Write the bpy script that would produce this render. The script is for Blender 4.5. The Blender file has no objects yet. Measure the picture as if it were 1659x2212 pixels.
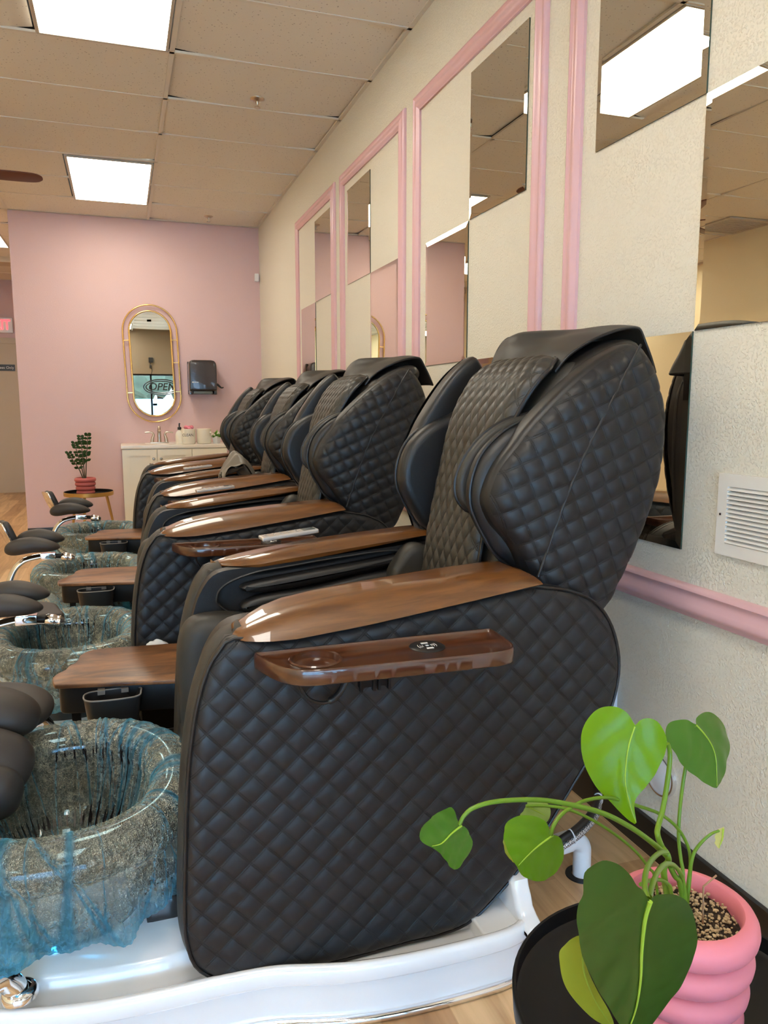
import bpy, bmesh, math, random
import numpy as np
from mathutils import Vector, Matrix, Euler
from mathutils.geometry import delaunay_2d_cdt
PI = math.pi
sc = bpy.context.scene
col = sc.collection
random.seed(7)

# ---------------------------------------------------------------- camera
HC = 1.26
PITCH, YAW, FPX = 0.1385, 0.3291, 1646.0
cd = bpy.data.cameras.new('camera'); cam = bpy.data.objects.new('camera', cd); col.objects.link(cam)
cam.location = (0, 0, HC); cam.rotation_euler = (PI/2 - PITCH, 0, -YAW)
cd.sensor_fit = 'HORIZONTAL'; cd.sensor_width = 36.0; cd.lens = 36.0*FPX/1659.0
cd.clip_start = 0.02; cd.clip_end = 200
sc.camera = cam
# ---------------------------------------------------------------- world, view
w = bpy.data.worlds.new('world'); sc.world = w; w.use_nodes = True
wn = w.node_tree.nodes; bg = wn['Background']
bg.inputs[0].default_value = (0.50, 0.68, 1.0, 1); bg.inputs[1].default_value = 7.0
sc.view_settings.view_transform = 'Standard'; sc.view_settings.look = 'None'
sc.view_settings.gamma = 1.0; sc.view_settings.exposure = 0.72
sc.view_settings.use_curve_mapping = False
LAMP = 7.6                      # ceiling panel emission
LAMP_COL = (1.0, 0.92, 0.76)
def area_light(name, loc, rot, sx, sy, energy, color, portal=False):
    l = bpy.data.lights.new(name, 'AREA'); l.shape = 'RECTANGLE'; l.size = sx; l.size_y = sy
    l.energy = energy; l.color = color
    o = bpy.data.objects.new(name, l); o.location = loc; o.rotation_euler = rot; col.objects.link(o)
    if portal: l.cycles.is_portal = True
    return o
area_light('window_portal', (-0.95, -3.55, 1.07), (PI/2, 0, 0), 4.7, 2.0, 1, (1, 1, 1), portal=True)

sun = bpy.data.lights.new('sun', 'SUN'); sun.energy = 38.0; sun.angle = 0.01; sun.color = (1.0, 0.97, 0.92)
so_sun = bpy.data.objects.new('sun', sun); col.objects.link(so_sun); so_sun.rotation_euler = (math.radians(43), 0, math.radians(-12))
# ---------------------------------------------------------------- room numbers
WX, FY, CZ = 1.368, 7.87, 3.007
LX, BY = -3.3, -3.5
BEY = 12.3

# ---------------------------------------------------------------- material helpers
def new_mat(name):
    m = bpy.data.materials.new(name); m.use_nodes = True
    nt = m.node_tree; b = nt.nodes['Principled BSDF']
    return m, nt, b
def setp(b, **k):
    for a, v in k.items():
        a = a.replace('_', ' ')
        for inp in b.inputs:
            if inp.name.lower() == a.lower(): inp.default_value = v
def N(nt, t, **k):
    n = nt.nodes.new(t)
    for a, v in k.items(): setattr(n, a, v)
    return n
def mth(nt, op, a, b=None, clamp=False):
    n = nt.nodes.new('ShaderNodeMath'); n.operation = op; n.use_clamp = clamp
    for i, x in enumerate((a, b)):
        if x is None: continue
        if isinstance(x, (int, float)): n.inputs[i].default_value = x
        else: nt.links.new(x, n.inputs[i])
    return n.outputs[0]
def mat(name, color, rough=0.5, metal=0.0, coat=0.0, coat_rough=0.03, noise=0.04, nscale=6.0, bump=0.0, bscale=60.0, spec=0.5, **kw):
    """plain procedural material: base colour slightly varied by noise, optional fine bump"""
    m, nt, b = new_mat(name)
    setp(b, Roughness=rough, Metallic=metal, Coat_Weight=coat, Coat_Roughness=coat_rough)
    setp(b, **kw)
    b.inputs['Specular IOR Level'].default_value = spec
    tc = N(nt, 'ShaderNodeTexCoord')
    nz = N(nt, 'ShaderNodeTexNoise'); nz.inputs['Scale'].default_value = nscale; nz.inputs['Detail'].default_value = 3
    nt.links.new(tc.outputs['Object'], nz.inputs['Vector'])
    mx = N(nt, 'ShaderNodeMix', data_type='RGBA')
    c = color
    mx.inputs[6].default_value = (*[x*(1-noise) for x in c], 1); mx.inputs[7].default_value = (*[min(1, x*(1+noise)) for x in c], 1)
    nt.links.new(nz.outputs[0], mx.inputs[0]); nt.links.new(mx.outputs[2], b.inputs['Base Color'])
    if bump:
        n2 = N(nt, 'ShaderNodeTexNoise'); n2.inputs['Scale'].default_value = bscale; n2.inputs['Detail'].default_value = 4
        nt.links.new(tc.outputs['Object'], n2.inputs['Vector'])
        bp = N(nt, 'ShaderNodeBump'); bp.inputs['Strength'].default_value = bump; bp.inputs['Distance'].default_value = 0.002
        nt.links.new(n2.outputs[0], bp.inputs['Height']); nt.links.new(bp.outputs[0], b.inputs['Normal'])
    return m
def mat_plaster(name, color, amt=1.0):
    m, nt, b = new_mat(name); setp(b, Roughness=0.55); b.inputs['Specular IOR Level'].default_value = 0.35
    b.inputs['Base Color'].default_value = (*color, 1)
    g = N(nt, 'ShaderNodeNewGeometry')
    n1 = N(nt, 'ShaderNodeTexNoise'); n1.inputs['Scale'].default_value = 150; n1.inputs['Detail'].default_value = 2.5; n1.inputs['Roughness'].default_value = 0.5
    nt.links.new(g.outputs['Position'], n1.inputs['Vector'])
    r = N(nt, 'ShaderNodeValToRGB'); r.color_ramp.elements[0].position = 0.50; r.color_ramp.elements[1].position = 0.66
    nt.links.new(n1.outputs[0], r.inputs[0])
    n2 = N(nt, 'ShaderNodeTexNoise'); n2.inputs['Scale'].default_value = 300; n2.inputs['Detail'].default_value = 2
    nt.links.new(g.outputs['Position'], n2.inputs['Vector'])
    h = mth(nt, 'ADD', r.outputs[0], mth(nt, 'MULTIPLY', n2.outputs[0], 0.25))
    bp = N(nt, 'ShaderNodeBump'); bp.inputs['Strength'].default_value = 0.55*amt; bp.inputs['Distance'].default_value = 0.0022
    nt.links.new(h, bp.inputs['Height']); nt.links.new(bp.outputs[0], b.inputs['Normal'])
    return m
def mat_emit(name, color, strength):
    m, nt, b = new_mat(name); b.inputs['Base Color'].default_value = (*color, 1)
    b.inputs['Emission Color'].default_value = (*color, 1); b.inputs['Emission Strength'].default_value = strength
    return m
def mat_quilt(name, color, rough, spec=0.5):
    """leather with twin stitched seams; the UV map counts quilting cells, seams lie on whole numbers"""
    m, nt, b = new_mat(name); setp(b, Roughness=rough); b.inputs['Specular IOR Level'].default_value = spec
    uv = N(nt, 'ShaderNodeUVMap'); sp = N(nt, 'ShaderNodeSeparateXYZ'); nt.links.new(uv.outputs[0], sp.inputs[0])
    def seam(a, c):
        f = mth(nt, 'FRACT', mth(nt, 'ADD', a, 0.5)); d = mth(nt, 'ABSOLUTE', mth(nt, 'SUBTRACT', f, 0.5))   # distance to seam
        e = mth(nt, 'ABSOLUTE', mth(nt, 'SUBTRACT', d, 0.048))
        line = mth(nt, 'SUBTRACT', 1.0, mth(nt, 'MULTIPLY', e, 42.0), True)
        dash = mth(nt, 'GREATER_THAN', mth(nt, 'FRACT', mth(nt, 'MULTIPLY', c, 11.0)), 0.3)
        return mth(nt, 'MULTIPLY', line, dash)
    s = mth(nt, 'MAXIMUM', seam(sp.outputs[0], sp.outputs[1]), seam(sp.outputs[1], sp.outputs[0]))
    nz = N(nt, 'ShaderNodeTexNoise'); nz.inputs['Scale'].default_value = 260; nz.inputs['Detail'].default_value = 3
    tc = N(nt, 'ShaderNodeTexCoord'); nt.links.new(tc.outputs['Object'], nz.inputs['Vector'])
    su = mth(nt, 'ABSOLUTE', mth(nt, 'SINE', mth(nt, 'MULTIPLY', sp.outputs[0], PI))); sv = mth(nt, 'ABSOLUTE', mth(nt, 'SINE', mth(nt, 'MULTIPLY', sp.outputs[1], PI)))
    pil = mth(nt, 'POWER', mth(nt, 'MULTIPLY', su, sv), 0.24)
    h = mth(nt, 'ADD', mth(nt, 'SUBTRACT', mth(nt, 'MULTIPLY', nz.outputs[0], 0.05), s), mth(nt, 'MULTIPLY', pil, 1.5))
    bp = N(nt, 'ShaderNodeBump'); bp.inputs['Strength'].default_value = 0.7; bp.inputs['Distance'].default_value = 0.0012
    nt.links.new(h, bp.inputs['Height']); nt.links.new(bp.outputs[0], b.inputs['Normal'])
    mx = N(nt, 'ShaderNodeMix', data_type='RGBA'); mx.inputs[6].default_value = (*color, 1)
    mx.inputs[7].default_value = (*[x*0.25 for x in color], 1); nt.links.new(s, mx.inputs[0]); nt.links.new(mx.outputs[2], b.inputs['Base Color'])
    return m
def mat_wood(name, dark, light, scale=(1, 12, 12), rough=0.35, coat=0.0, coat_rough=0.03, axis='Object', ramp=(0.3, 0.7), nsc=2.0):
    m, nt, b = new_mat(name); setp(b, Roughness=rough, Coat_Weight=coat, Coat_Roughness=coat_rough)
    tc = N(nt, 'ShaderNodeTexCoord'); mp = N(nt, 'ShaderNodeMapping'); mp.inputs['Scale'].default_value = scale
    nt.links.new(tc.outputs[axis], mp.inputs[0])
    nz = N(nt, 'ShaderNodeTexNoise'); nz.inputs['Scale'].default_value = nsc; nz.inputs['Detail'].default_value = 8; nz.inputs['Roughness'].default_value = 0.62
    nz.inputs['Distortion'].default_value = 0.6
    nt.links.new(mp.outputs[0], nz.inputs['Vector'])
    r = N(nt, 'ShaderNodeValToRGB'); r.color_ramp.elements[0].position = ramp[0]; r.color_ramp.elements[1].position = ramp[1]
    r.color_ramp.elements[0].color = (*dark, 1); r.color_ramp.elements[1].color = (*light, 1)
    nt.links.new(nz.outputs[0], r.inputs[0]); nt.links.new(r.outputs[0], b.inputs['Base Color'])
    return m
def mat_floor():
    m, nt, b = new_mat('oak_plank_floor'); setp(b, Roughness=0.38, Coat_Weight=0.15, Coat_Roughness=0.2)
    g = N(nt, 'ShaderNodeNewGeometry'); mp = N(nt, 'ShaderNodeMapping'); mp.inputs['Rotation'].default_value = (0, 0, PI/2)
    nt.links.new(g.outputs['Position'], mp.inputs[0])
    br = N(nt, 'ShaderNodeTexBrick'); br.offset = 0.37; br.inputs['Scale'].default_value = 1.0
    br.inputs['Brick Width'].default_value = 1.2; br.inputs['Row Height'].default_value = 0.15
    br.inputs['Mortar Size'].default_value = 0.0012; br.inputs['Bias'].default_value = 0.0
    br.inputs['Color1'].default_value = (0, 0, 0, 1); br.inputs['Color2'].default_value = (1, 1, 1, 1); br.inputs['Mortar'].default_value = (0.2, 0.2, 0.2, 1)
    nt.links.new(mp.outputs[0], br.inputs['Vector'])
    r = N(nt, 'ShaderNodeValToRGB'); r.color_ramp.elements[0].color = (0.46, 0.26, 0.12, 1); r.color_ramp.elements[1].color = (0.74, 0.50, 0.27, 1)
    r.color_ramp.elements.new(0.5).color = (0.66, 0.42, 0.21, 1)
    nt.links.new(br.outputs[0], r.inputs[0])
    m2 = N(nt, 'ShaderNodeMapping'); m2.inputs['Scale'].default_value = (14, 1.2, 1); nt.links.new(g.outputs['Position'], m2.inputs[0])
    nz = N(nt, 'ShaderNodeTexNoise'); nz.inputs['Scale'].default_value = 1.6; nz.inputs['Detail'].default_value = 8; nz.inputs['Distortion'].default_value = 0.8
    nt.links.new(m2.outputs[0], nz.inputs['Vector'])
    mx = N(nt, 'ShaderNodeMix', data_type='RGBA', blend_type='MULTIPLY'); mx.inputs[0].default_value = 1.0
    r2 = N(nt, 'ShaderNodeValToRGB'); r2.color_ramp.elements[0].position = 0.25; r2.color_ramp.elements[0].color = (0.62, 0.55, 0.47, 1); r2.color_ramp.elements[1].position = 0.6; r2.color_ramp.elements[1].color = (1, 1, 1, 1)
    nt.links.new(nz.outputs[0], r2.inputs[0]); nt.links.new(r.outputs[0], mx.inputs[6]); nt.links.new(r2.outputs[0], mx.inputs[7])
    nt.links.new(mx.outputs[2], b.inputs['Base Color'])
    bp = N(nt, 'ShaderNodeBump'); bp.inputs['Strength'].default_value = 0.3; bp.inputs['Distance'].default_value = 0.001; bp.invert = True
    nt.links.new(br.outputs['Fac'], bp.inputs['Height']); nt.links.new(bp.outputs[0], b.inputs['Normal'])
    return m
def mat_ceiling():
    m, nt, b = new_mat('acoustic_tile'); setp(b, Roughness=0.9); b.inputs['Specular IOR Level'].default_value = 0.1
    g = N(nt, 'ShaderNodeNewGeometry')
    v = N(nt, 'ShaderNodeTexVoronoi'); v.inputs['Scale'].default_value = 48; nt.links.new(g.outputs['Position'], v.inputs['Vector'])
    n = N(nt, 'ShaderNodeTexNoise'); n.inputs['Scale'].default_value = 20; nt.links.new(g.outputs['Position'], n.inputs['Vector'])
    d = mth(nt, 'LESS_THAN', v.outputs[0], mth(nt, 'MULTIPLY', n.outputs[0], 0.30))
    mx = N(nt, 'ShaderNodeMix', data_type='RGBA'); mx.inputs[6].default_value = (0.76, 0.70, 0.60, 1); mx.inputs[7].default_value = (0.48, 0.42, 0.35, 1)
    nt.links.new(d, mx.inputs[0]); nt.links.new(mx.outputs[2], b.inputs['Base Color'])
    return m
def mat_liner():
    """thin crinkled blue plastic film; the 'fold' attribute marks gathers where several layers lie together"""
    m, nt, b = new_mat('blue_plastic_film'); out = nt.nodes['Material Output']
    at = N(nt, 'ShaderNodeAttribute'); at.attribute_name = 'fold'
    tc = N(nt, 'ShaderNodeTexCoord')
    v = N(nt, 'ShaderNodeTexVoronoi'); v.inputs['Scale'].default_value = 44; v.feature = 'F1'
    nzw = N(nt, 'ShaderNodeTexNoise'); nzw.inputs['Scale'].default_value = 22; nzw.inputs['Detail'].default_value = 5; nt.links.new(tc.outputs['Object'], nzw.inputs['Vector'])
    mv = N(nt, 'ShaderNodeMix', data_type='VECTOR'); mv.inputs[0].default_value = 0.16
    nt.links.new(tc.outputs['Object'], mv.inputs[4]); nt.links.new(nzw.outputs['Color'], mv.inputs[5]); nt.links.new(mv.outputs[1], v.inputs['Vector'])
    v2 = N(nt, 'ShaderNodeTexVoronoi'); v2.inputs['Scale'].default_value = 150; nt.links.new(mv.outputs[1], v2.inputs['Vector'])
    h = mth(nt, 'ADD', v.outputs[0], mth(nt, 'MULTIPLY', v2.outputs[0], 0.5))
    bp = N(nt, 'ShaderNodeBump'); bp.inputs['Strength'].default_value = 1.0; bp.inputs['Distance'].default_value = 0.012
    nt.links.new(h, bp.inputs['Height'])
    setp(b, Roughness=0.16); nt.links.new(bp.outputs[0], b.inputs['Normal'])
    mc = N(nt, 'ShaderNodeMix', data_type='RGBA'); mc.inputs[6].default_value = (0.93, 0.91, 0.74, 1); mc.inputs[7].default_value = (0.22, 0.60, 0.82, 1); b.inputs['Metallic'].default_value = 0.65  # pale yellow base puts warm lamp reflections into the film colour
    nt.links.new(at.outputs['Fac'], mc.inputs[0]); nt.links.new(mc.outputs[2], b.inputs['Base Color'])
    tl = N(nt, 'ShaderNodeBsdfTranslucent'); tl.inputs[0].default_value = (0.14, 0.66, 0.98, 1)
    ms = N(nt, 'ShaderNodeMixShader'); nt.links.new(mth(nt, 'MULTIPLY', at.outputs['Fac'], 0.65), ms.inputs[0]); nt.links.new(b.outputs[0], ms.inputs[1]); nt.links.new(tl.outputs[0], ms.inputs[2])
    tr = N(nt, 'ShaderNodeBsdfTransparent'); tr.inputs[0].default_value = (0.72, 0.91, 0.98, 1)
    fac = mth(nt, 'ADD', 0.27, mth(nt, 'MULTIPLY', at.outputs['Fac'], 0.42), True)
    npt = N(nt, 'ShaderNodeTexNoise'); npt.inputs['Scale'].default_value = 9; nt.links.new(tc.outputs['Object'], npt.inputs['Vector'])
    crk = mth(nt, 'MULTIPLY', mth(nt, 'MULTIPLY', mth(nt, 'GREATER_THAN', v.outputs[0], 0.52), 0.7), mth(nt, 'SUBTRACT', npt.outputs[0], 0.25, True))
    fac = mth(nt, 'ADD', fac, crk, True)
    m2 = N(nt, 'ShaderNodeMixShader'); nt.links.new(fac, m2.inputs[0]); nt.links.new(tr.outputs[0], m2.inputs[1]); nt.links.new(ms.outputs[0], m2.inputs[2])
    nt.links.new(m2.outputs[0], out.inputs[0])
    return m
def mat_leaf(name, color, color2, trans=0.35, rough=0.32):
    m, nt, b = new_mat(name); out = nt.nodes['Material Output']; setp(b, Roughness=rough, Coat_Weight=0.05, Coat_Roughness=0.15); b.inputs['Specular IOR Level'].default_value = 0.3
    tc = N(nt, 'ShaderNodeTexCoord'); nz = N(nt, 'ShaderNodeTexNoise'); nz.inputs['Scale'].default_value = 14; nz.inputs['Detail'].default_value = 4
    nt.links.new(tc.outputs['Object'], nz.inputs['Vector'])
    mx = N(nt, 'ShaderNodeMix', data_type='RGBA'); mx.inputs[6].default_value = (*color, 1); mx.inputs[7].default_value = (*color2, 1)
    nt.links.new(nz.outputs[0], mx.inputs[0]); nt.links.new(mx.outputs[2], b.inputs['Base Color'])
    tl = N(nt, 'ShaderNodeBsdfTranslucent'); nt.links.new(mx.outputs[2], tl.inputs[0])
    ms = N(nt, 'ShaderNodeMixShader'); ms.inputs[0].default_value = trans
    nt.links.new(b.outputs[0], ms.inputs[1]); nt.links.new(tl.outputs[0], ms.inputs[2]); nt.links.new(ms.outputs[0], out.inputs[0])
    return m
M = {}
M['wall'] = mat_plaster('cream_textured_wall', (0.77, 0.73, 0.63), 1.15)
M['pink_wall'] = mat_plaster('pink_wall_paint', (0.70, 0.49, 0.48), 0.35)
M['beige'] = mat('beige_paint', (0.55, 0.47, 0.36), 0.6)
M['pink_trim'] = mat('pink_gloss_trim', (0.72, 0.44, 0.47), 0.3, noise=0.02)
M['floor'] = mat_floor(); M['ceil'] = mat_ceiling()
M['grid'] = mat('ceiling_grid_enamel', (0.70, 0.64, 0.54), 0.5, noise=0.02)
M['black_base'] = mat('black_baseboard_vinyl', (0.012, 0.010, 0.009), 0.3)
M['leather'] = mat('black_leather', (0.010, 0.010, 0.011), 0.42, noise=0.12, nscale=9, bump=0.12, bscale=350, spec=0.5)
M['leather_grey'] = mat('dark_grey_leather', (0.036, 0.034, 0.030), 0.5, noise=0.08, nscale=9, bump=0.12, bscale=350, spec=0.4)
M['quilt'] = mat_quilt('black_quilted_leather', (0.0110, 0.0115, 0.0135), 0.46, 0.42)
M['quilt_grey'] = mat_quilt('grey_quilted_leather', (0.033, 0.030, 0.025), 0.42)
M['fabric_dark'] = mat('black_pad_vinyl', (0.030, 0.026, 0.024), 0.55, noise=0.1)
M['void'] = mat('void_shade_black', (0.006, 0.006, 0.007), 0.7)
M['glosswood'] = mat_wood('glossy_walnut', (0.085, 0.029, 0.006), (0.185, 0.070, 0.015), (3, 26, 26), 0.3, 1.0, 0.025)
M['darkwood'] = mat_wood('glossy_dark_walnut', (0.045, 0.013, 0.005), (0.095, 0.031, 0.011), (3, 26, 26), 0.28, 1.0, 0.02)
M['rustic'] = mat_wood('rustic_brown_laminate', (0.040, 0.014, 0.004), (0.27, 0.115, 0.038), (2.6, 9, 1), 0.40, 0.12, 0.25, ramp=(0.32, 0.62), nsc=1.6)
M['acrylic'] = mat('white_acrylic', (0.79, 0.80, 0.83), 0.12, coat=0.6, noise=0.01)
M['chrome'] = mat('chrome', (0.82, 0.82, 0.84), 0.05, metal=1.0, noise=0.01)
M['nickel'] = mat('brushed_nickel', (0.55, 0.48, 0.40), 0.28, metal=1.0, noise=0.03)
M['gold'] = mat('polished_gold', (0.85, 0.55, 0.20), 0.16, metal=1.0, noise=0.03)
M['mirror'] = mat('mirror_glass', (0.76, 0.74, 0.66), 0.005, metal=1.0, noise=0.0)
M['mirror_edge'] = mat('mirror_glass_edge', (0.03, 0.06, 0.05), 0.1, noise=0.0)
M['bowl'] = mat('black_glass_bowl', (0.012, 0.011, 0.013), 0.07, coat=1.0, noise=0.02)
M['film'] = mat_liner()
M['black_metal'] = mat('black_powder_coat', (0.006, 0.006, 0.0065), 0.40, noise=0.05, spec=0.28)
M['black_plastic'] = mat('black_plastic', (0.015, 0.015, 0.016), 0.35, noise=0.05)
M['smoke'] = mat('smoky_plastic', (0.035, 0.028, 0.028), 0.2, coat=0.4, noise=0.05)
M['white_plastic'] = mat('white_plastic', (0.78, 0.80, 0.84), 0.35, noise=0.01)
M['vent'] = mat('white_vent_enamel', (0.80, 0.77, 0.72), 0.35, noise=0.01)
M['ceramic'] = mat('cream_ceramic', (0.80, 0.74, 0.62), 0.3, noise=0.02)
M['cabinet'] = mat('cream_cabinet_paint', (0.84, 0.78, 0.64), 0.4, noise=0.02)
M['counter'] = mat('white_countertop', (0.85, 0.78, 0.68), 0.2, noise=0.02)
M['pot'] = mat('matte_coral_pink', (0.66, 0.19, 0.235), 0.6, noise=0.03, bump=0.1, bscale=200)
M['pot2'] = mat('matte_terracotta_pink', (0.50, 0.115, 0.105), 0.6, noise=0.03)
M['soil'] = mat('potting_soil', (0.028, 0.016, 0.009), 0.95, noise=0.6, nscale=60, bump=1.0, bscale=120)
M['perlite'] = mat('pale_bark_chip', (0.42, 0.31, 0.18), 0.9, noise=0.7, nscale=90)
M['lamp'] = mat_emit('lit_diffuser', LAMP_COL, LAMP)
M['lamp_cool'] = mat_emit('lit_diffuser_cool', (1.0, 0.95, 0.86), LAMP*1.05)
M['lampframe'] = mat('lamp_frame_enamel', (0.5, 0.45, 0.38), 0.45)
M['stem'] = mat_leaf('green_stem', (0.10, 0.20, 0.018), (0.17, 0.30, 0.022), 0.12)
M['white_paint'] = mat('white_marking', (0.75, 0.75, 0.75), 0.5, noise=0.0)
M['red_glow'] = mat_emit('lit_red_letters', (1.0, 0.05, 0.06), 2.2)
M['glass'] = mat('clear_glass', (0.9, 0.95, 0.95), 0.0, noise=0.0)
# glass for the front window: thin pane
_m, _nt, _b = new_mat('thin_window_glass'); _t = N(_nt, 'ShaderNodeBsdfTransparent'); _t.inputs[0].default_value = (0.93, 0.97, 0.96, 1)
_g = N(_nt, 'ShaderNodeBsdfGlossy'); _g.inputs['Roughness'].default_value = 0.0; _f = N(_nt, 'ShaderNodeFresnel'); _f.inputs[0].default_value = 1.3
_x = N(_nt, 'ShaderNodeMixShader'); _nt.links.new(_f.outputs[0], _x.inputs[0]); _nt.links.new(_t.outputs[0], _x.inputs[1]); _nt.links.new(_g.outputs[0], _x.inputs[2]); _nt.links.new(_x.outputs[0], _nt.nodes['Material Output'].inputs[0])
M['window_glass'] = _m

# ---------------------------------------------------------------- geometry helpers
def link(name, me, m, parent=None, kind=None):
    o = bpy.data.objects.new(name, me); col.objects.link(o)
    if m is not None: me.materials.append(M[m] if isinstance(m, str) else m)
    if parent is not None:
        o.parent = parent; o.matrix_parent_inverse = Matrix.Translation(-Vector(parent.get('base', (0, 0, 0))))
    if kind: o['kind'] = kind
    return o
def mesh(verts, faces, smooth=True, ang=40):
    me = bpy.data.meshes.new('m'); me.from_pydata([tuple(v) for v in verts], [], faces); me.validate(); me.update()
    if smooth:
        me.shade_smooth(); me.set_sharp_from_angle(angle=math.radians(ang))
    return me
def bmo(name, bm, m, parent=None, smooth=True, ang=40, kind=None):
    me = bpy.data.meshes.new(name); bm.to_mesh(me); bm.free()
    if smooth: me.shade_smooth(); me.set_sharp_from_angle(angle=math.radians(ang))
    return link(name, me, m, parent, kind)
def thing(name, base, label, cat, group=None):
    """Empty at the thing's base; its parts are modelled in room coordinates and keep them"""
    o = bpy.data.objects.new(name, None); col.objects.link(o); o.location = base
    o['base'] = tuple(base); o['label'] = label; o['category'] = cat
    if group: o['group'] = group
    o.empty_display_size = 0.05
    return o
def tag(o, label, cat, group=None, kind=None):
    o['label'] = label; o['category'] = cat
    if group: o['group'] = group
    if kind: o['kind'] = kind
    return o
def dup(o, parent=None, off=None):
    c = o.copy(); col.objects.link(c)
    if parent is not None: c.parent = parent; c.matrix_parent_inverse = o.matrix_parent_inverse.copy()
    for ch in [k for k in bpy.data.objects if k.parent == o]: dup(ch, c)
    return c
def box(bm, x0, x1, y0, y1, z0, z1, bev=0.0, seg=2):
    r = bmesh.ops.create_cube(bm, size=1.0)
    vs = r['verts']
    for v in vs:
        v.co = Vector(((x0+x1)/2 + v.co.x*(x1-x0), (y0+y1)/2 + v.co.y*(y1-y0), (z0+z1)/2 + v.co.z*(z1-z0)))
    if bev:
        es = list({e for v in vs for e in v.link_edges})
        bmesh.ops.bevel(bm, geom=es, offset=bev, segments=seg, profile=0.7, affect='EDGES')
def boxo(name, b, m, parent=None, bev=0.0, kind=None, seg=2):
    bm = bmesh.new(); box(bm, *b, bev=bev, seg=seg); return bmo(name, bm, m, parent, kind=kind)
def framebox(bm, x0, x1, y0, y1, f, mk, bev=0.0):
    """four butted bars round a rectangle in two axes; mk(a0,a1,b0,b1) gives the box limits"""
    for q in ((x0, x1, y0, y0+f), (x0, x1, y1-f, y1), (x0, x0+f, y0+f, y1-f), (x1-f, x1, y0+f, y1-f)): box(bm, *mk(*q), bev=bev)
def crom(pts, n, closed=False):
    """Catmull-Rom through pts, n samples per span"""
    P = [Vector(p) for p in pts]; out = []; L = len(P)
    rng = range(L if closed else L-1)
    for i in rng:
        p0 = P[(i-1) % L] if closed else P[max(i-1, 0)]; p1 = P[i]; p2 = P[(i+1) % L]; p3 = P[(i+2) % L] if closed else P[min(i+2, L-1)]
        for k in range(n):
            t = k/n
            out.append(0.5*((2*p1)+(p2-p0)*t+(2*p0-5*p1+4*p2-p3)*t*t+(3*p1-p0-3*p2+p3)*t**3))
    if not closed: out.append(P[-1].copy())
    return out
def resample(pts, step, closed=True):
    P = np.array([tuple(p)[:2] for p in pts]); 
    if closed: P = np.vstack([P, P[:1]])
    d = np.r_[0, np.cumsum(np.hypot(*np.diff(P, axis=0).T))]
    n = max(8, int(round(d[-1]/step))); t = np.linspace(0, d[-1], n+1)
    if closed: t = t[:-1]
    return np.c_[np.interp(t, d, P[:, 0]), np.interp(t, d, P[:, 1])]
def orient(P):
    a = 0.5*np.sum(P[:, 0]*np.roll(P[:, 1], -1)-np.roll(P[:, 0], -1)*P[:, 1])
    return P if a > 0 else P[::-1].copy()
def offset(P, d):
    """move a CCW outline inwards by d"""
    t = np.roll(P, -1, 0)-np.roll(P, 1, 0); t /= np.maximum(np.hypot(t[:, 0], t[:, 1])[:, None], 1e-9)
    n = np.c_[-t[:, 1], t[:, 0]]
    return P+n*d
def slab(pts, y0, y1, r0, r1, step=0.015, seg=5, axis='y', smoothspan=6, curve=True):
    """rounded extrusion of an xz outline between y0 and y1 (edge radii r0, r1) -> mesh"""
    P = [(p[0], p[1], 0) for p in pts]
    if curve: P = crom(P, smoothspan, True)
    P = orient(resample(P, step)); n = len(P)
    rings = []
    for i in range(seg+1):
        a = PI/2*i/seg; rings.append((offset(P, r0*(1-math.sin(a))), y0+r0*(1-math.cos(a))))
    for i in range(seg+1):
        a = PI/2*(1-i/seg); rings.append((offset(P, r1*(1-math.sin(a))), y1-r1*(1-math.cos(a))))
    V = []; F = []
    for R, y in rings:
        for p in R:
            V.append((p[0], y, p[1]) if axis == 'y' else ((p[0], p[1], y) if axis == 'z' else (y, p[0], p[1])))
    for k in range(len(rings)-1):
        for i in range(n):
            j = (i+1) % n; F.append((k*n+i, k*n+j, (k+1)*n+j, (k+1)*n+i))
    F.append(tuple(range(n))[::-1]); m0 = (len(rings)-1)*n; F.append(tuple(range(m0, m0+n)))
    if axis != 'y': F = [f[::-1] for f in F]
    me = mesh(V, F, ang=50)
    bm = bmesh.new(); bm.from_mesh(me); bmesh.ops.recalc_face_normals(bm, faces=bm.faces); bm.to_mesh(me); bm.free()
    return me
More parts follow.
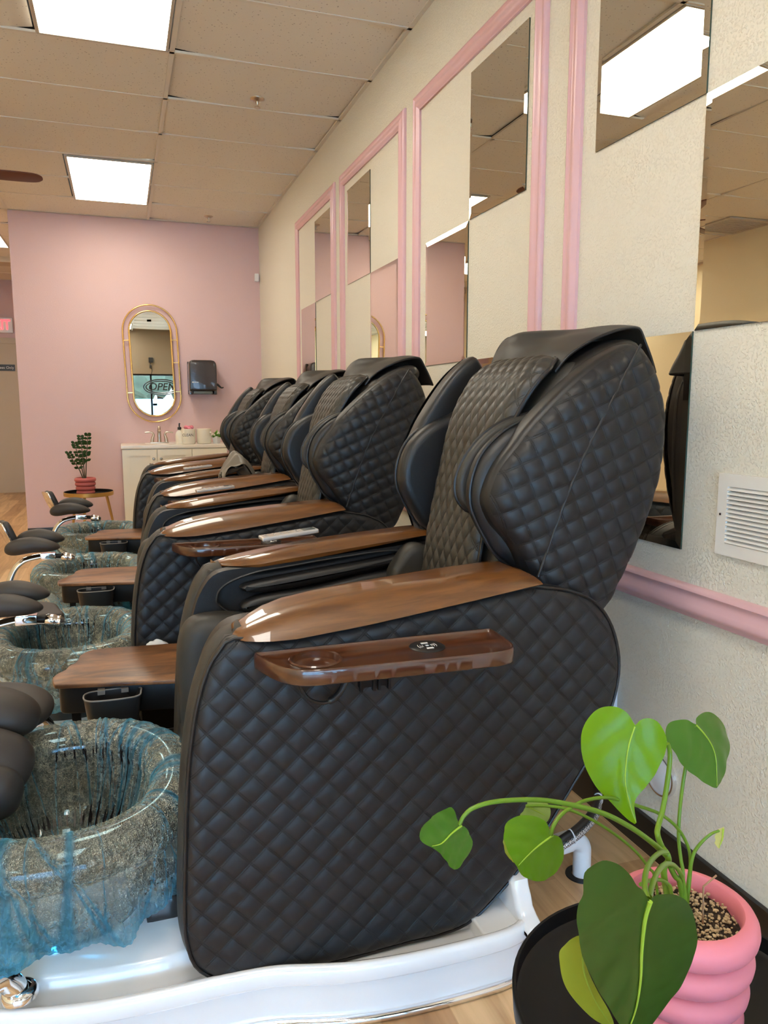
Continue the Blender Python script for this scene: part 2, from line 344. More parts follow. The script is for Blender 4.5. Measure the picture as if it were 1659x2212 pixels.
def ringslab(outer, inner, y0, y1, mname='', step=0.015):
    """flat plate with a hole, between y0 and y1"""
    A = orient(resample(crom([(p[0], p[1], 0) for p in outer], 6, True), step)); B = orient(resample(crom([(p[0], p[1], 0) for p in inner], 6, True), step))
    vs = [Vector(p) for p in A]+[Vector(p) for p in B]; na = len(A); nb = len(B)
    ed = [(i, (i+1) % na) for i in range(na)]+[(na+i, na+(i+1) % nb) for i in range(nb)]
    r = delaunay_2d_cdt(vs, ed, [], 0, 1e-6)
    V2, F2 = r[0], r[2]
    from math import isclose
    def inside(p, Q):
        c = False; j = len(Q)-1
        for i in range(len(Q)):
            if (Q[i][1] > p[1]) != (Q[j][1] > p[1]) and p[0] < (Q[j][0]-Q[i][0])*(p[1]-Q[i][1])/(Q[j][1]-Q[i][1])+Q[i][0]: c = not c
            j = i
        return c
    keep = []
    for f in F2:
        cx = sum(V2[i][0] for i in f)/len(f); cy = sum(V2[i][1] for i in f)/len(f)
        if inside((cx, cy), A) and not inside((cx, cy), B): keep.append(f)
    n = len(V2); V = [(v[0], y0, v[1]) for v in V2]+[(v[0], y1, v[1]) for v in V2]
    F = [tuple(f) for f in keep]+[tuple(i+n for i in f)[::-1] for f in keep]
    for a, b in ed: F.append((a, b, b+n, a+n))
    bm = bmesh.new(); me = mesh(V, F); bm.from_mesh(me); bmesh.ops.remove_doubles(bm, verts=bm.verts, dist=1e-6); bmesh.ops.recalc_face_normals(bm, faces=bm.faces); bm.to_mesh(me); bm.free()
    return me
def tube(path, r, seg=10, closed=False, caps=True, ry=None):
    """tube mesh along 3D points; r may be a number or a function of t in 0..1"""
    P = [Vector(p) for p in path]; n = len(P); V = []; F = []
    up = Vector((0, 0, 1)); prev = None
    for i, p in enumerate(P):
        a = P[(i-1) % n] if closed else P[max(i-1, 0)]; b = P[(i+1) % n] if closed else P[min(i+1, n-1)]
        t = (b-a).normalized()
        if prev is None:
            u = t.cross(up)
            if u.length < 1e-3: u = t.cross(Vector((1, 0, 0)))
            u.normalize()
        else:
            u = prev-t*prev.dot(t); u.normalize()
        prev = u; v = t.cross(u)
        rr = r(i/(n-1)) if callable(r) else r
        for k in range(seg):
            an = 2*PI*k/seg; V.append(p+u*math.cos(an)*rr+v*math.sin(an)*(ry if ry else 1)*rr)
    m = n if closed else n-1
    for i in range(m):
        for k in range(seg):
            a = i*seg+k; b = i*seg+(k+1) % seg; c = ((i+1) % n)*seg+(k+1) % seg; d = ((i+1) % n)*seg+k
            F.append((a, b, c, d))
    if not closed and caps:
        F.append(tuple(range(seg))[::-1]); F.append(tuple((n-1)*seg+k for k in range(seg)))
    return mesh(V, F)
def lathe(prof, seg=40, c=(0, 0, 0), sx=1, sy=1):
    V = []; F = []; n = len(prof)
    for k in range(seg):
        a = 2*PI*k/seg
        for r, z in prof: V.append((c[0]+r*math.cos(a)*sx, c[1]+r*math.sin(a)*sy, c[2]+z))
    for k in range(seg):
        for i in range(n-1):
            a = k*n+i; b = ((k+1) % seg)*n+i; F.append((a, b, b+1, a+1))
    me = mesh(V, F, smooth=False)
    bm = bmesh.new(); bm.from_mesh(me); bmesh.ops.remove_doubles(bm, verts=bm.verts, dist=1e-5); bmesh.ops.recalc_face_normals(bm, faces=bm.faces); bm.to_mesh(me); bm.free()
    me.shade_smooth(); me.set_sharp_from_angle(angle=math.radians(45)); return me
def mirror_y(o, yc, parent, name=None):
    """a mirrored twin of a part, across the plane y = yc"""
    me = o.data.copy()
    bm = bmesh.new(); bm.from_mesh(me)
    for v in bm.verts: v.co.y = 2*yc-v.co.y
    bmesh.ops.reverse_faces(bm, faces=bm.faces); bm.to_mesh(me); bm.free()
    c = bpy.data.objects.new(name or o.name.split('.')[0], me); col.objects.link(c); c.parent = parent; c.matrix_parent_inverse = o.matrix_parent_inverse.copy()
    return c
def quilt(pts, cell, ang, to3d, puff, edge, hq, curve=True, per=6, smoothspan=6):
    """stitched, padded surface: outline pts in a flat (a,b) frame, cells of `cell` metres turned by ang;
    to3d(a,b,h) puts a point of the surface h above its backing"""
    P = [(p[0], p[1], 0) for p in pts]
    if curve: P = crom(P, smoothspan, True)
    st = cell/per
    B = orient(resample(P, st)); nb = len(B)
    ca, sa = math.cos(ang), math.sin(ang); R = np.array([[ca, sa], [-sa, ca]])
    Q = B@R.T; lo = np.floor(Q.min(0)/st).astype(int); hi = np.ceil(Q.max(0)/st).astype(int)
    gx, gy = np.meshgrid(np.arange(lo[0], hi[0]+1)*st, np.arange(lo[1], hi[1]+1)*st); G = np.c_[gx.ravel(), gy.ravel()]
    def dist(G):
        D = np.full(len(G), 1e9)
        for i in range(nb):
            a = Q[i]; b = Q[(i+1) % nb]; ab = b-a; t = np.clip(((G-a)@ab)/(ab@ab+1e-12), 0, 1); d = G-(a+t[:, None]*ab); D = np.minimum(D, np.hypot(d[:, 0], d[:, 1]))
        return D
    ins = np.zeros(len(G), bool)
    for i in range(nb):
        a = Q[i]; b = Q[(i+1) % nb]; c = (a[1] > G[:, 1]) != (b[1] > G[:, 1])
        with np.errstate(divide='ignore', invalid='ignore'): xi = (b[0]-a[0])*(G[:, 1]-a[1])/(b[1]-a[1])+a[0]
        ins ^= c & (G[:, 0] < xi)
    G = G[ins]; D = dist(G); k = D > st*0.55; G = G[k]
    allp = np.vstack([Q, G])
    r = delaunay_2d_cdt([Vector(p) for p in allp], [(i, (i+1) % nb) for i in range(nb)], [], 1, 1e-7)
    V2 = np.array([tuple(v) for v in r[0]]); D = dist(V2)
    u = V2/cell
    q = (np.abs(np.sin(PI*u[:, 0]))*np.abs(np.sin(PI*u[:, 1])))**0.42
    e = np.clip(D/edge, 0, 1); base = np.sqrt(np.clip(1-(1-e)**2, 0, 1))
    h = puff*base+hq*q*np.clip(D/(cell*0.4), 0, 1)
    W = V2@R      # back to the outline frame
    verts = [to3d(W[i, 0], W[i, 1], h[i]) for i in range(len(W))]
    me = mesh(verts, [tuple(f) for f in r[2]], smooth=True, ang=75)
    uvl = me.uv_layers.new(name='UVMap')
    li = np.empty(len(me.loops), int); me.loops.foreach_get('vertex_index', li)
    uvl.data.foreach_set('uv', u[li].astype(np.float32).ravel())
    return me
def text_mesh(s, size, depth=0.001, bold=False, shear=0.0, align='CENTER'):
    cu = bpy.data.curves.new('t', 'FONT'); cu.body = s; cu.size = size; cu.extrude = depth; cu.align_x = align; cu.align_y = 'CENTER'; cu.shear = shear
    if bold: cu.offset = size*0.012
    o = bpy.data.objects.new('t', cu); col.objects.link(o)
    bpy.context.view_layer.update(); dg = bpy.context.evaluated_depsgraph_get()
    me = bpy.data.meshes.new_from_object(o.evaluated_get(dg)); bpy.data.objects.remove(o); bpy.data.curves.remove(cu)
    return me
def xform(me, mtx):
    me.transform(mtx); me.update(); return me
def R3(rx=0, ry=0, rz=0): return Euler((rx, ry, rz)).to_matrix().to_4x4()
def T3(*p): return Matrix.Translation(p)
def interp(x, xs, ys): return float(np.interp(x, xs, ys))
_cy, _sy, _cp, _sp = math.cos(YAW), math.sin(YAW), math.cos(PITCH), math.sin(PITCH)
_F = Vector((_sy*_cp, _cy*_cp, -_sp)); _R = Vector((_cy, -_sy, 0)); _D = _F.cross(_R)
def survey(px, py, y):
    """point of the room at depth y that was sighted at photo position px,py"""
    d = _F+_R*((px-829.5)/FPX)+_D*((py-1106)/FPX); return Vector((0, 0, HC))+d*(y/d.y)

# ================================================================ SETTING
boxo('floor', (LX-0.1, WX+0.1, BY-0.1, BEY+0.1, -0.1, 0.0), 'floor', kind='structure')
boxo('ceiling', (LX-0.1, WX+0.1, BY-0.1, BEY+0.1, CZ+0.034, CZ+0.13), 'void', kind='structure')  # black slab stands in for the shade above the tiles
boxo('wall_right', (WX, WX+0.12, BY-0.1, FY+0.2, 0, CZ+0.05), 'wall', kind='structure')
M['yellow'] = mat_plaster('pale_yellow_wall_paint', (0.88, 0.78, 0.52), 0.5)
boxo('wall_left', (LX-0.12, LX, BY-0.1, BEY, 0, CZ+0.05), 'yellow', kind='structure')
boxo('wall_far', (-0.893, WX, FY, FY+0.13, 0, CZ+0.02), 'pink_wall', kind='structure')
boxo('wall_back_corridor', (LX, WX, BEY, BEY+0.12, 0, CZ+0.05), 'pink_wall', kind='structure')
boxo('wall_corridor_right', (-0.893+0.5, -0.893+0.62, FY+0.13, BEY, 0, CZ+0.05), 'pink_wall', kind='structure')
# front wall with the shop window in it
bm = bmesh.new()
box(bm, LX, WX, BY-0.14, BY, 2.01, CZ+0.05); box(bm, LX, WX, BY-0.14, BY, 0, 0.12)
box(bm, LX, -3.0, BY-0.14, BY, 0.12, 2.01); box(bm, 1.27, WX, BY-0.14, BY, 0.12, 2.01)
M['backlit_shade'] = mat_plaster('backlit_wall_shade', (0.30, 0.235, 0.17), 0.6)  # dark brown puts the shade of the backlit wall into its colour
bmo('wall_front', bm, 'backlit_shade', kind='structure')
bm = bmesh.new()
for x in (-3.0, -1.78, -0.55, 0.675, 1.22): box(bm, x, x+0.04, BY-0.1, BY-0.03, 0.12, 2.01)
for z in (0.12, 1.97): box(bm, -3.0, 1.27, BY-0.1, BY-0.03, z, z+0.05)
wf = bmo('window_1', bm, 'black_metal', kind='structure')
o = boxo('pane', (-2.98, 1.25, BY-0.068, BY-0.062, 0.15, 1.99), 'window_glass'); o.name = 'window_glass'; o.parent = wf
# T-bar grid
bm = bmesh.new()
def tb(x0, x1, y0, y1): box(bm, x0, x1, y0, y1, CZ, CZ+0.012)
for k in range(-3, 2):
    x = 0.318+1.22*k
    if LX < x < WX: tb(x-0.012, x+0.012, BY, BEY)
    if LX < x-0.61 < WX and k != 1:
        for yl in (-3.19, -0.10, 2.99, 6.08):
            if k in (0, -2): tb(x-0.622, x-0.600, yl, yl+1.22)
y = 4.212-0.61*17
while y < BEY:
    tb(LX, WX, y-0.010, y+0.010); y += 0.61
tb(WX-0.022, WX, BY, FY); tb(-0.88, WX, FY-0.022, FY); tb(LX, LX+0.022, BY, BEY)
bmo('trim_ceiling_grid', bm, 'grid', smooth=False, kind='structure')
# sagging tile corners leave dark slots beside the bars: each tile is a thin separate board inside the ceiling layer
bm = bmesh.new(); rnd = random.Random(3)
y = 4.212-0.61*17
LAMPS = [(0.0, 3.60), (0.0, 6.695), (0.0, 0.51), (0.0, -2.58), (-2.44, 3.60), (-2.44, 0.51), (-2.44, -2.58)]
DIM = {(0.0, 0.51), (0.0, -2.58), (-2.44, -2.58), (-2.44, 0.51)}      # newer, whiter tubes near the shop window
while y < FY+4:
    for k in range(-4, 2):
        x0 = 0.318+1.22*(k-1)+0.006; x1 = x0+1.208
        x0 = max(x0, LX+0.004); x1 = min(x1, WX-0.004)
        if x1-x0 < 0.1 or y < BY: continue
        for lx, ly in LAMPS:
            if abs(y+0.305-ly) < 0.61 and x0 < lx < x1: x1 = lx-0.316
        if y > FY-0.1 and x1 > -0.9: continue
        nx = 8
        sag = [rnd.uniform(0.0, 1.0)**2*0.022 for _ in range(4)]
        rows = []
        for j in range(3):
            yy = y+0.007+(0.61-0.014)*j/2; row = []
            for i in range(nx+1):
                s = i/nx; t = j/2
                lift = (sag[0]*(1-s)**6+sag[1]*s**6)*(1-t)+(sag[2]*(1-s)**6+sag[3]*s**6)*t
                row.append(bm.verts.new((x0+(x1-x0)*s, yy, CZ+0.0035+lift)))
            rows.append(row)
        for j in range(2):
            for i in range(nx): bm.faces.new((rows[j][i], rows[j+1][i], rows[j+1][i+1], rows[j][i+1]))
    y += 0.61
bmo('ceiling_tiles', bm, 'ceil', smooth=True, kind='structure')
# soffit band in the rear corridor
boxo('trim_corridor_soffit', (LX, -0.393, 10.3, 10.6, CZ-0.06, CZ+0.01), 'beige', kind='structure')
# baseboards
boxo('baseboard_right', (WX-0.014, WX, BY, FY, 0, 0.105), 'black_base', bev=0.003, kind='structure')
boxo('baseboard_far', (-0.893, WX-0.014, FY-0.014, FY, 0, 0.105), 'black_base', bev=0.003, kind='structure')
boxo('baseboard_left', (LX, LX+0.014, BY, BEY, 0, 0.105), 'black_base', bev=0.003, kind='structure')
# chair rail and four mirror frames: moulded pink trim
PROF = [(0, 0), (0.010, 0.0), (0.016, 0.006), (0.018, 0.012), (0.013, 0.018), (0.014, 0.030), (0.020, 0.042), (0.024, 0.052), (0.020, 0.062), (0.012, 0.068), (0.010, 0.075), (0, 0.075)]
def molding(bm, a, b, ia, ib, wid=0.075, sy=1.0):
    """a->b along the wall (y,z); ia, ib: inward unit shifts giving mitred ends; profile runs from outer edge inwards"""
    A = []; B = []
    for d, s in PROF:
        s = s/0.075*wid
        A.append(bm.verts.new((WX-d*sy, a[0]+ia[0]*s, a[1]+ia[1]*s))); B.append(bm.verts.new((WX-d*sy, b[0]+ib[0]*s, b[1]+ib[1]*s)))
    for i in range(len(A)-1): bm.faces.new((A[i], A[i+1], B[i+1], B[i]))
    bm.faces.new(A); bm.faces.new(B[::-1])
bm = bmesh.new(); molding(bm, (BY, 0.806), (FY, 0.806), (0, -1), (0, -1), 0.082, 1.25)
bmesh.ops.recalc_face_normals(bm, faces=bm.faces); bmo('trim_chair_rail', bm, 'pink_trim', smooth=True, ang=50, kind='structure')
ZT, ZB = 2.684, 0.806
FR = [(0.93, 2.204), (2.345, 3.547), (3.668, 4.836), (4.968, 6.130)]
for i, (a, b) in enumerate(FR):
    bm = bmesh.new()
    molding(bm, (a, ZT), (b, ZT), (1, -1), (-1, -1)); molding(bm, (a, ZT), (a, ZB), (1, -1), (1, 0)); molding(bm, (b, ZT), (b, ZB), (-1, -1), (-1, 0))
    bmesh.ops.recalc_face_normals(bm, faces=bm.faces); bmo('trim_%d' % (i+1), bm, 'pink_trim', smooth=True, ang=50, kind='structure')
# far corridor door, its frame
boxo('door_1', (-2.3, -1.30, BEY-0.045, BEY, 0, 2.14), 'beige', bev=0.004, kind='structure')
bm = bmesh.new(); box(bm, -2.38, -1.22, BEY-0.06, BEY, 2.14, 2.22, bev=0.008); box(bm, -2.38, -2.3, BEY-0.06, BEY, 0, 2.14, bev=0.008); box(bm, -1.30, -1.22, BEY-0.06, BEY, 0, 2.14, bev=0.008)
bmo('trim_corridor_door', bm, 'beige', kind='structure')

# outside the shop window: asphalt, sidewalk, row of trees
boxo('ground_parking_lot', (-30, 30, -60, BY-0.14, -0.2, -0.05), mat('asphalt', (0.22, 0.22, 0.22), 0.9), kind='structure')
tree_m = mat('tree_crown', (0.085, 0.12, 0.085), 0.9, noise=0.7, nscale=1.6, bump=1.0, bscale=4)
trunk_m = mat('tree_trunk', (0.08, 0.05, 0.03), 0.9)
for i in range(5):
    t = thing('street_tree', (-11+6.4*i, -25-(i % 2)*1.5, -0.05), 'leafy green tree seen through the shop window, reflected in the oval mirror', 'tree', 'trees beyond the shop window')
    bx = t['base']
    link('trunk', tube([(bx[0], bx[1], -0.1), (bx[0]+0.1, bx[1], 1.5), (bx[0], bx[1], 3.5)], 0.16, 8), trunk_m, t)
    bm = bmesh.new(); rr = random.Random(i)
    for k in range(9):
        c = Vector((bx[0]+rr.uniform(-1.7, 1.7), bx[1]+rr.uniform(-1, 1), 2.7+rr.uniform(-1.3, 1.6))); q = bmesh.ops.create_icosphere(bm, subdivisions=3, radius=rr.uniform(0.9, 1.6))
        for v in q['verts']: v.co = c+v.co*(1+0.12*math.sin(v.co.x*9+k)*math.cos(v.co.z*8))
    bmo('crown', bm, tree_m, t)

# ================================================================ CEILING FIXTURES
lights = []
def ceiling_lamp(x, y, label):
    t = thing('ceiling_light', (x, y, CZ), label, 'ceiling light', 'recessed light panels in the ceiling')
    bm = bmesh.new(); X, Y = 0.300, 0.605; f = 0.014
    framebox(bm, x-X, x+X, y-Y, y+Y, f, lambda a, b, c, d: (a, b, c, d, CZ-0.004, CZ+0.014), 0.002)
    bmo('frame', bm, 'lampframe', t)
    boxo('diffuser', (x-X+f, x+X-f, y-Y+f, y+Y-f, CZ-0.002, CZ+0.012), 'lamp_cool' if (x, y) in DIM else 'lamp', t)
    return t
labs = {(0.0, 3.60): 'large square-looking lit ceiling panel at the top edge, nearest one in view', (0.0, 6.695): 'lit ceiling panel further back, just in front of the pink wall',
        (0.0, 0.51): 'lit ceiling panel overhead, outside the frame'}
for x, y in LAMPS:
    ceiling_lamp(x, y, labs.get((x, y), 'lit rectangular panel in the tiled ceiling, out of view behind or left of the photographer'))
ceiling_lamp(-1.40, 9.1, 'lit ceiling panel in the back room, beyond the left edge of the pink wall')
ceiling_lamp(-2.44, 8.56, 'added ceiling panel far back that brightens the left wall, out of view')  # extra lamp, added unseen to brighten the left wall
def sprinkler(x, y, label):
    t = thing('sprinkler_head', (x, y, CZ), label, 'sprinkler', 'fire sprinklers in the ceiling')
    link('cover_plate', lathe([(0.0, -0.012), (0.022, -0.012), (0.040, -0.002), (0.042, 0.004), (0.0, 0.004)], 28, (x, y, CZ)), 'nickel', t)
    link('nozzle', lathe([(0, -0.045), (0.018, -0.047), (0.018, -0.043), (0.006, -0.040), (0.005, -0.028), (0.010, -0.022), (0.010, -0.010), (0, -0.010)], 20, (x, y, CZ)), 'nickel', t)
sprinkler(0.82, 4.66, 'chrome sprinkler head in the ceiling, the nearer and larger of the two')
sprinkler(0.85, 7.55, 'small chrome sprinkler head in the ceiling close to the pink wall')
# return air grille seen only in the near mirror
t = thing('ceiling_vent', (-3.0, 6.25, CZ), 'white slatted ceiling grille reflected in the large mirror at the right edge', 'vent')
bm = bmesh.new()
framebox(bm, -3.28, -2.72, 5.97, 6.53, 0.04, lambda a, b, c, d: (a, b, c, d, CZ-0.012, CZ))
bmo('frame', bm, 'lampframe', t)
bm = bmesh.new()
for k in range(12): box(bm, -3.24, -2.76, 6.02+0.039*k, 6.045+0.039*k, CZ-0.008, CZ-0.004)
bmo('slats', bm, 'lampframe', t)
# ceiling fan (one blade in the picture)
fx, fy, fz = -1.08, 5.62, 2.72
t = thing('ceiling_fan', (fx, fy, CZ), 'brown wooden ceiling fan, one blade reaching in at the left edge', 'ceiling fan')
link('downrod', tube([(fx, fy, fz+0.08), (fx, fy, CZ)], 0.016), 'black_metal', t)
link('motor', lathe([(0, 0.10), (0.06, 0.10), (0.11, 0.05), (0.12, 0.0), (0.10, -0.05), (0.05, -0.07), (0, -0.07)], 32, (fx, fy, fz)), 'black_metal', t)
for k in range(5):
    a = 2*PI*k/5+0.02
    pts = [(0.10, -0.025), (0.16, -0.045), (0.40, -0.062), (0.60, -0.058), (0.655, -0.030), (0.665, 0.0), (0.655, 0.030), (0.60, 0.058), (0.40, 0.062), (0.16, 0.045), (0.10, 0.025)]
    me = slab(pts, -0.004, 0.004, 0.003, 0.003, 0.02, 2, 'z'); xform(me, T3(fx, fy, fz)@R3(0, 0, a)@R3(-0.22, 0, 0))
    link('blade', me, M.setdefault('fanwood', mat('reddish_brown_fan_blade', (0.11, 0.028, 0.014), 0.45)), t)

# ================================================================ WALL MIRRORS (bevelled tiles)
def wall_mirror(yf, zb, label, group='bevelled mirror tiles on the right wall'):
    """yf: nearer edge, zb: lower edge"""
    w_, h_, b_, d_ = 0.457, 0.556, 0.020, 0.006
    t = thing('wall_mirror', (WX, yf+w_/2, zb+h_/2), label, 'mirror', group)
    bm = bmesh.new()
    def rect(i, x): return [bm.verts.new((x, yy, zz)) for yy, zz in ((yf+i, zb+i), (yf+w_-i, zb+i), (yf+w_-i, zb+h_-i), (yf+i, zb+h_-i))]
    o1 = rect(0, WX-d_*0.78); i1 = rect(b_, WX-d_); bm.faces.new(i1)
    for k in range(4): bm.faces.new((o1[k], o1[(k+1) % 4], i1[(k+1) % 4], i1[k]))
    bmesh.ops.recalc_face_normals(bm, faces=bm.faces)
    for f in bm.faces:
        if f.normal.x > 0: f.normal_flip()
    bmo('glass', bm, 'mirror', t, smooth=False)
    boxo('edge', (WX-d_*0.77, WX-0.0002, yf, yf+w_, zb, zb+h_), 'mirror_edge', t)
ZA, ZM, ZL = 2.004, 1.446, 0.889
mir = [
 (1.597, ZA, 'mirror tile at the top edge, right of the pink frame, reflecting a lit ceiling panel'),
 (1.137, ZM, 'large mirror tile cut by the right edge, reflecting ceiling tiles and yellow wall'),
 (1.600, ZL, 'mirror tile right behind the nearest chair, reflecting its black back'),
 (2.472, ZA, 'tall-looking upper mirror tile in the second frame, reflecting grey ceiling'),
 (2.937, ZM, 'middle mirror tile in the second frame, reflecting only pink wall'),
 (2.472, ZL, 'lower mirror tile in the second frame, mostly hidden by the nearest headrest'),
 (4.236, ZA, 'upper mirror tile in the third frame, half ceiling and half pink'),
 (3.774, ZM, 'middle mirror tile in the third frame, reflecting the oval gold mirror'),
 (4.236, ZL, 'lower mirror tile in the third frame, just above the second headrest'),
 (5.070, ZA, 'upper mirror tile in the farthest frame, reflecting a sprinkler'),
 (5.530, ZM, 'middle mirror tile in the farthest frame, narrow and pink'),
 (5.070, ZL, 'lower mirror tile in the farthest frame, behind the headrests'),
]
for y, z, l in mir: wall_mirror(y, z, l)

# wall vent grille
vy1, vy0, vz0, vz1 = 1.474, 1.00, 0.903, 1.100
t = thing('wall_vent', (WX, (vy0+vy1)/2, (vz0+vz1)/2), 'white slatted air vent on the right wall above the pink rail', 'vent')
bm = bmesh.new(); f = 0.030; gx = WX-0.010
framebox(bm, vy0, vy1, vz0, vz1, f, lambda a, b, c, d: (gx, WX-0.0002, a, b, c, d))
bmo('frame', bm, 'vent', t)
boxo('duct', (WX-0.0015, WX-0.0005, vy0+f, vy1-f, vz0+f, vz1-f), 'void', t)  # thin black sheet carries the shade inside the duct
bm = bmesh.new(); n = 13
for k in range(n):
    z = vz0+f+(vz1-vz0-2*f)*(k+0.5)/n; c = [(-0.012, z-0.0035), (-0.0035, z+0.0042), (-0.0030, z+0.0036), (-0.0115, z-0.0042)]
    A = [bm.verts.new((WX+a, vy0+f, zz)) for a, zz in c]; B = [bm.verts.new((WX+a, vy1-f, zz)) for a, zz in c]
    for i in range(4): bm.faces.new((A[i], A[(i+1) % 4], B[(i+1) % 4], B[i]))
bmesh.ops.recalc_face_normals(bm, faces=bm.faces); bmo('louvers', bm, 'vent', t, smooth=False)
link('screw', xform(lathe([(0, 0), (0.004, 0.0), (0.003, 0.003), (0, 0.0035)], 16), T3(gx, vy1-0.014, (vz0+vz1)/2)@R3(0, -PI/2, 0)), 'chrome', t)

# low wall fittings near the plant
t = thing('wall_cleanout_cover', (WX, 1.63, 0.25), 'round white cover on the right wall behind the big leaf', 'cover')
link('cover', xform(lathe([(0, 0.014), (0.035, 0.013), (0.052, 0.008), (0.056, 0.0), (0, 0)], 40), T3(WX, 1.63, 0.25)@R3(0, -PI/2, 0)), 'white_plastic', t)
link('rim', xform(lathe([(0.050, 0.0), (0.052, 0.0115), (0.057, 0.0115), (0.059, 0.0)], 40), T3(WX, 1.63, 0.25)@R3(0, -PI/2, 0)), 'chrome', t)
o = boxo('outlet_box', (WX-0.02, WX, 1.84, 1.91, 0.36, 0.48), 'white_plastic', bev=0.004); tag(o, 'pale outlet box low on the wall behind the nearest chair', 'outlet')
# outlet on the opposite wall (seen in the mirror)
t = thing('wall_outlet', (LX, 7.35, 0.46), 'almond wall outlet reflected in the mirror behind the nearest chair', 'outlet')
boxo('cover_plate', (LX, LX+0.006, 7.315, 7.385, 0.40, 0.52), 'ceramic', t, bev=0.002)
for z in (0.435, 0.485):
    link('socket', xform(lathe([(0, 0.009), (0.015, 0.009), (0.017, 0.005), (0, 0.005)], 20), T3(LX, 7.35, z)@R3(0, PI/2, 0)), 'ceramic', t)
# PVC drain elbow with hoses
t = thing('drain_pipe', (1.125, 1.637, 0), 'white plastic elbow pipe coming up through the floor behind the nearest chair', 'pipe')
link('elbow', tube(crom([(1.125, 1.637, -0.02), (1.125, 1.637, 0.05), (1.122, 1.637, 0.085), (1.100, 1.632, 0.108), (1.065, 1.625, 0.113), (1.03, 1.62, 0.114)], 6), 0.024, 24), 'white_plastic', t)
link('collar', tube([(1.075, 1.627, 0.113), (1.035, 1.62, 0.114)], 0.0275, 24), 'white_plastic', t)
link('floor_flange', lathe([(0.026, 0.0), (0.026, 0.004), (0.042, 0.003), (0.043, 0.0)], 32, (1.125, 1.637, 0)), 'black_metal', t)
hb = crom([(0.95, 1.60, 0.085), (1.03, 1.59, 0.125), (1.10, 1.60, 0.150), (1.17, 1.64, 0.170), (1.23, 1.72, 0.20), (1.27, 1.80, 0.25), (1.355, 1.86, 0.31)], 8)
bm_, nt_, b_ = new_mat('braided_steel_hose'); setp(b_, Metallic=0.7, Roughness=0.3)
tc_ = N(nt_, 'ShaderNodeTexCoord'); wv = N(nt_, 'ShaderNodeTexChecker'); wv.inputs['Scale'].default_value = 260; wv.inputs[1].default_value = (0.75, 0.75, 0.78, 1); wv.inputs[2].default_value = (0.16, 0.16, 0.19, 1)
nt_.links.new(tc_.outputs['Object'], wv.inputs[0]); nt_.links.new(wv.outputs[0], b_.inputs['Base Color'])
o = link('braided_hose', tube(hb, 0.008, 12), bm_); tag(o, 'braided steel water hose running from the wall to the nearest chair', 'hose')
o = link('drain_hose', tube([p+Vector((-0.004, 0.006, 0.017)) for p in hb], 0.0095, 12), 'black_plastic'); tag(o, 'black rubber hose strapped along the braided steel hose', 'hose')
for k in (12, 27):
    d = (hb[k+1]-hb[k-1]).normalized(); c = hb[k]+Vector((-0.002, 0.003, 0.0085)); u = d.cross(Vector((0, 0, 1))).normalized(); v = u.cross(d)
    ring = [c+u*math.cos(a)*0.012-v*math.sin(a)*0.0215 for a in [2*PI*i/20 for i in range(20)]]
    o = link('cable_tie', tube(ring, 0.0018, 6, closed=True), 'white_plastic'); tag(o, 'white cable tie round the two hoses, %s' % ('nearer the white elbow pipe' if k == 12 else 'nearer the wall'), 'cable tie', 'cable ties on the hoses')

# ================================================================ SIGNS
t = thing('exit_sign', (-1.60, BEY, 2.39), 'white exit sign with red letters on the back wall', 'sign')
boxo('housing', (-1.77, -1.415, BEY-0.06, BEY, 2.29, 2.50), 'white_plastic', t, bev=0.01)
link('letters', xform(text_mesh('EXIT', 0.20, 0.002, True), T3(-1.592, BEY-0.063, 2.395)@R3(PI/2, 0, 0)@Matrix.Diagonal((0.72, 1, 1, 1))), 'red_glow', t)
t = thing('door_sign', (-1.62, BEY-0.05, 1.80), 'black sign with white words on the beige back door', 'sign')
boxo('plate', (-1.79, -1.42, BEY-0.056, BEY-0.046, 1.755, 1.845), 'black_plastic', t)
link('lettering', xform(text_mesh('Employees Only', 0.052, 0.001), T3(-1.605, BEY-0.058, 1.80)@R3(PI/2, 0, 0)), 'white_paint', t)
# neon-style OPEN sign in the window (faces the street) and frosted film with ring decals
t = thing('open_sign', (0.92, BY+0.06, 1.70), 'black OPEN sign with oval border in the window, reflected in the oval mirror', 'sign')
def yrot(me, x, y, z, mir=True):
    return xform(me, T3(x, y, z)@R3(PI/2, 0, 0))
for a, b in ((0.41, 0.178), (0.355, 0.138)):
    link('oval_tube', tube([(0.93+a*math.cos(q), BY+0.06, 1.70+b*math.sin(q)) for q in [2*PI*i/64 for i in range(64)]], 0.014, 8, closed=True), 'black_plastic', t)
link('letters', yrot(text_mesh('OPEN', 0.24, 0.012, True, 0.2), 0.93, BY+0.06, 1.70), 'black_plastic', t)
film, fnt, fb = new_mat('frosted_window_film'); setp(fb, Roughness=0.6); fb.inputs['Base Color'].default_value = (0.7, 0.85, 0.95, 1)
ftl = N(fnt, 'ShaderNodeBsdfTranslucent'); ftl.inputs[0].default_value = (0.52, 0.78, 1, 1); fms = N(fnt, 'ShaderNodeMixShader'); fms.inputs[0].default_value = 0.8  # blue tint puts the cool daylight cast into the film colour
fnt.links.new(fb.outputs[0], fms.inputs[1]); fnt.links.new(ftl.outputs[0], fms.inputs[2]); fnt.links.new(fms.outputs[0], fnt.nodes['Material Output'].inputs[0])
o = boxo('window_film', (-2.95, 1.22, BY-0.058, BY-0.056, 0.17, 1.42), film); tag(o, 'frosted white film on the lower shop window, reflected in the oval mirror', 'window film')
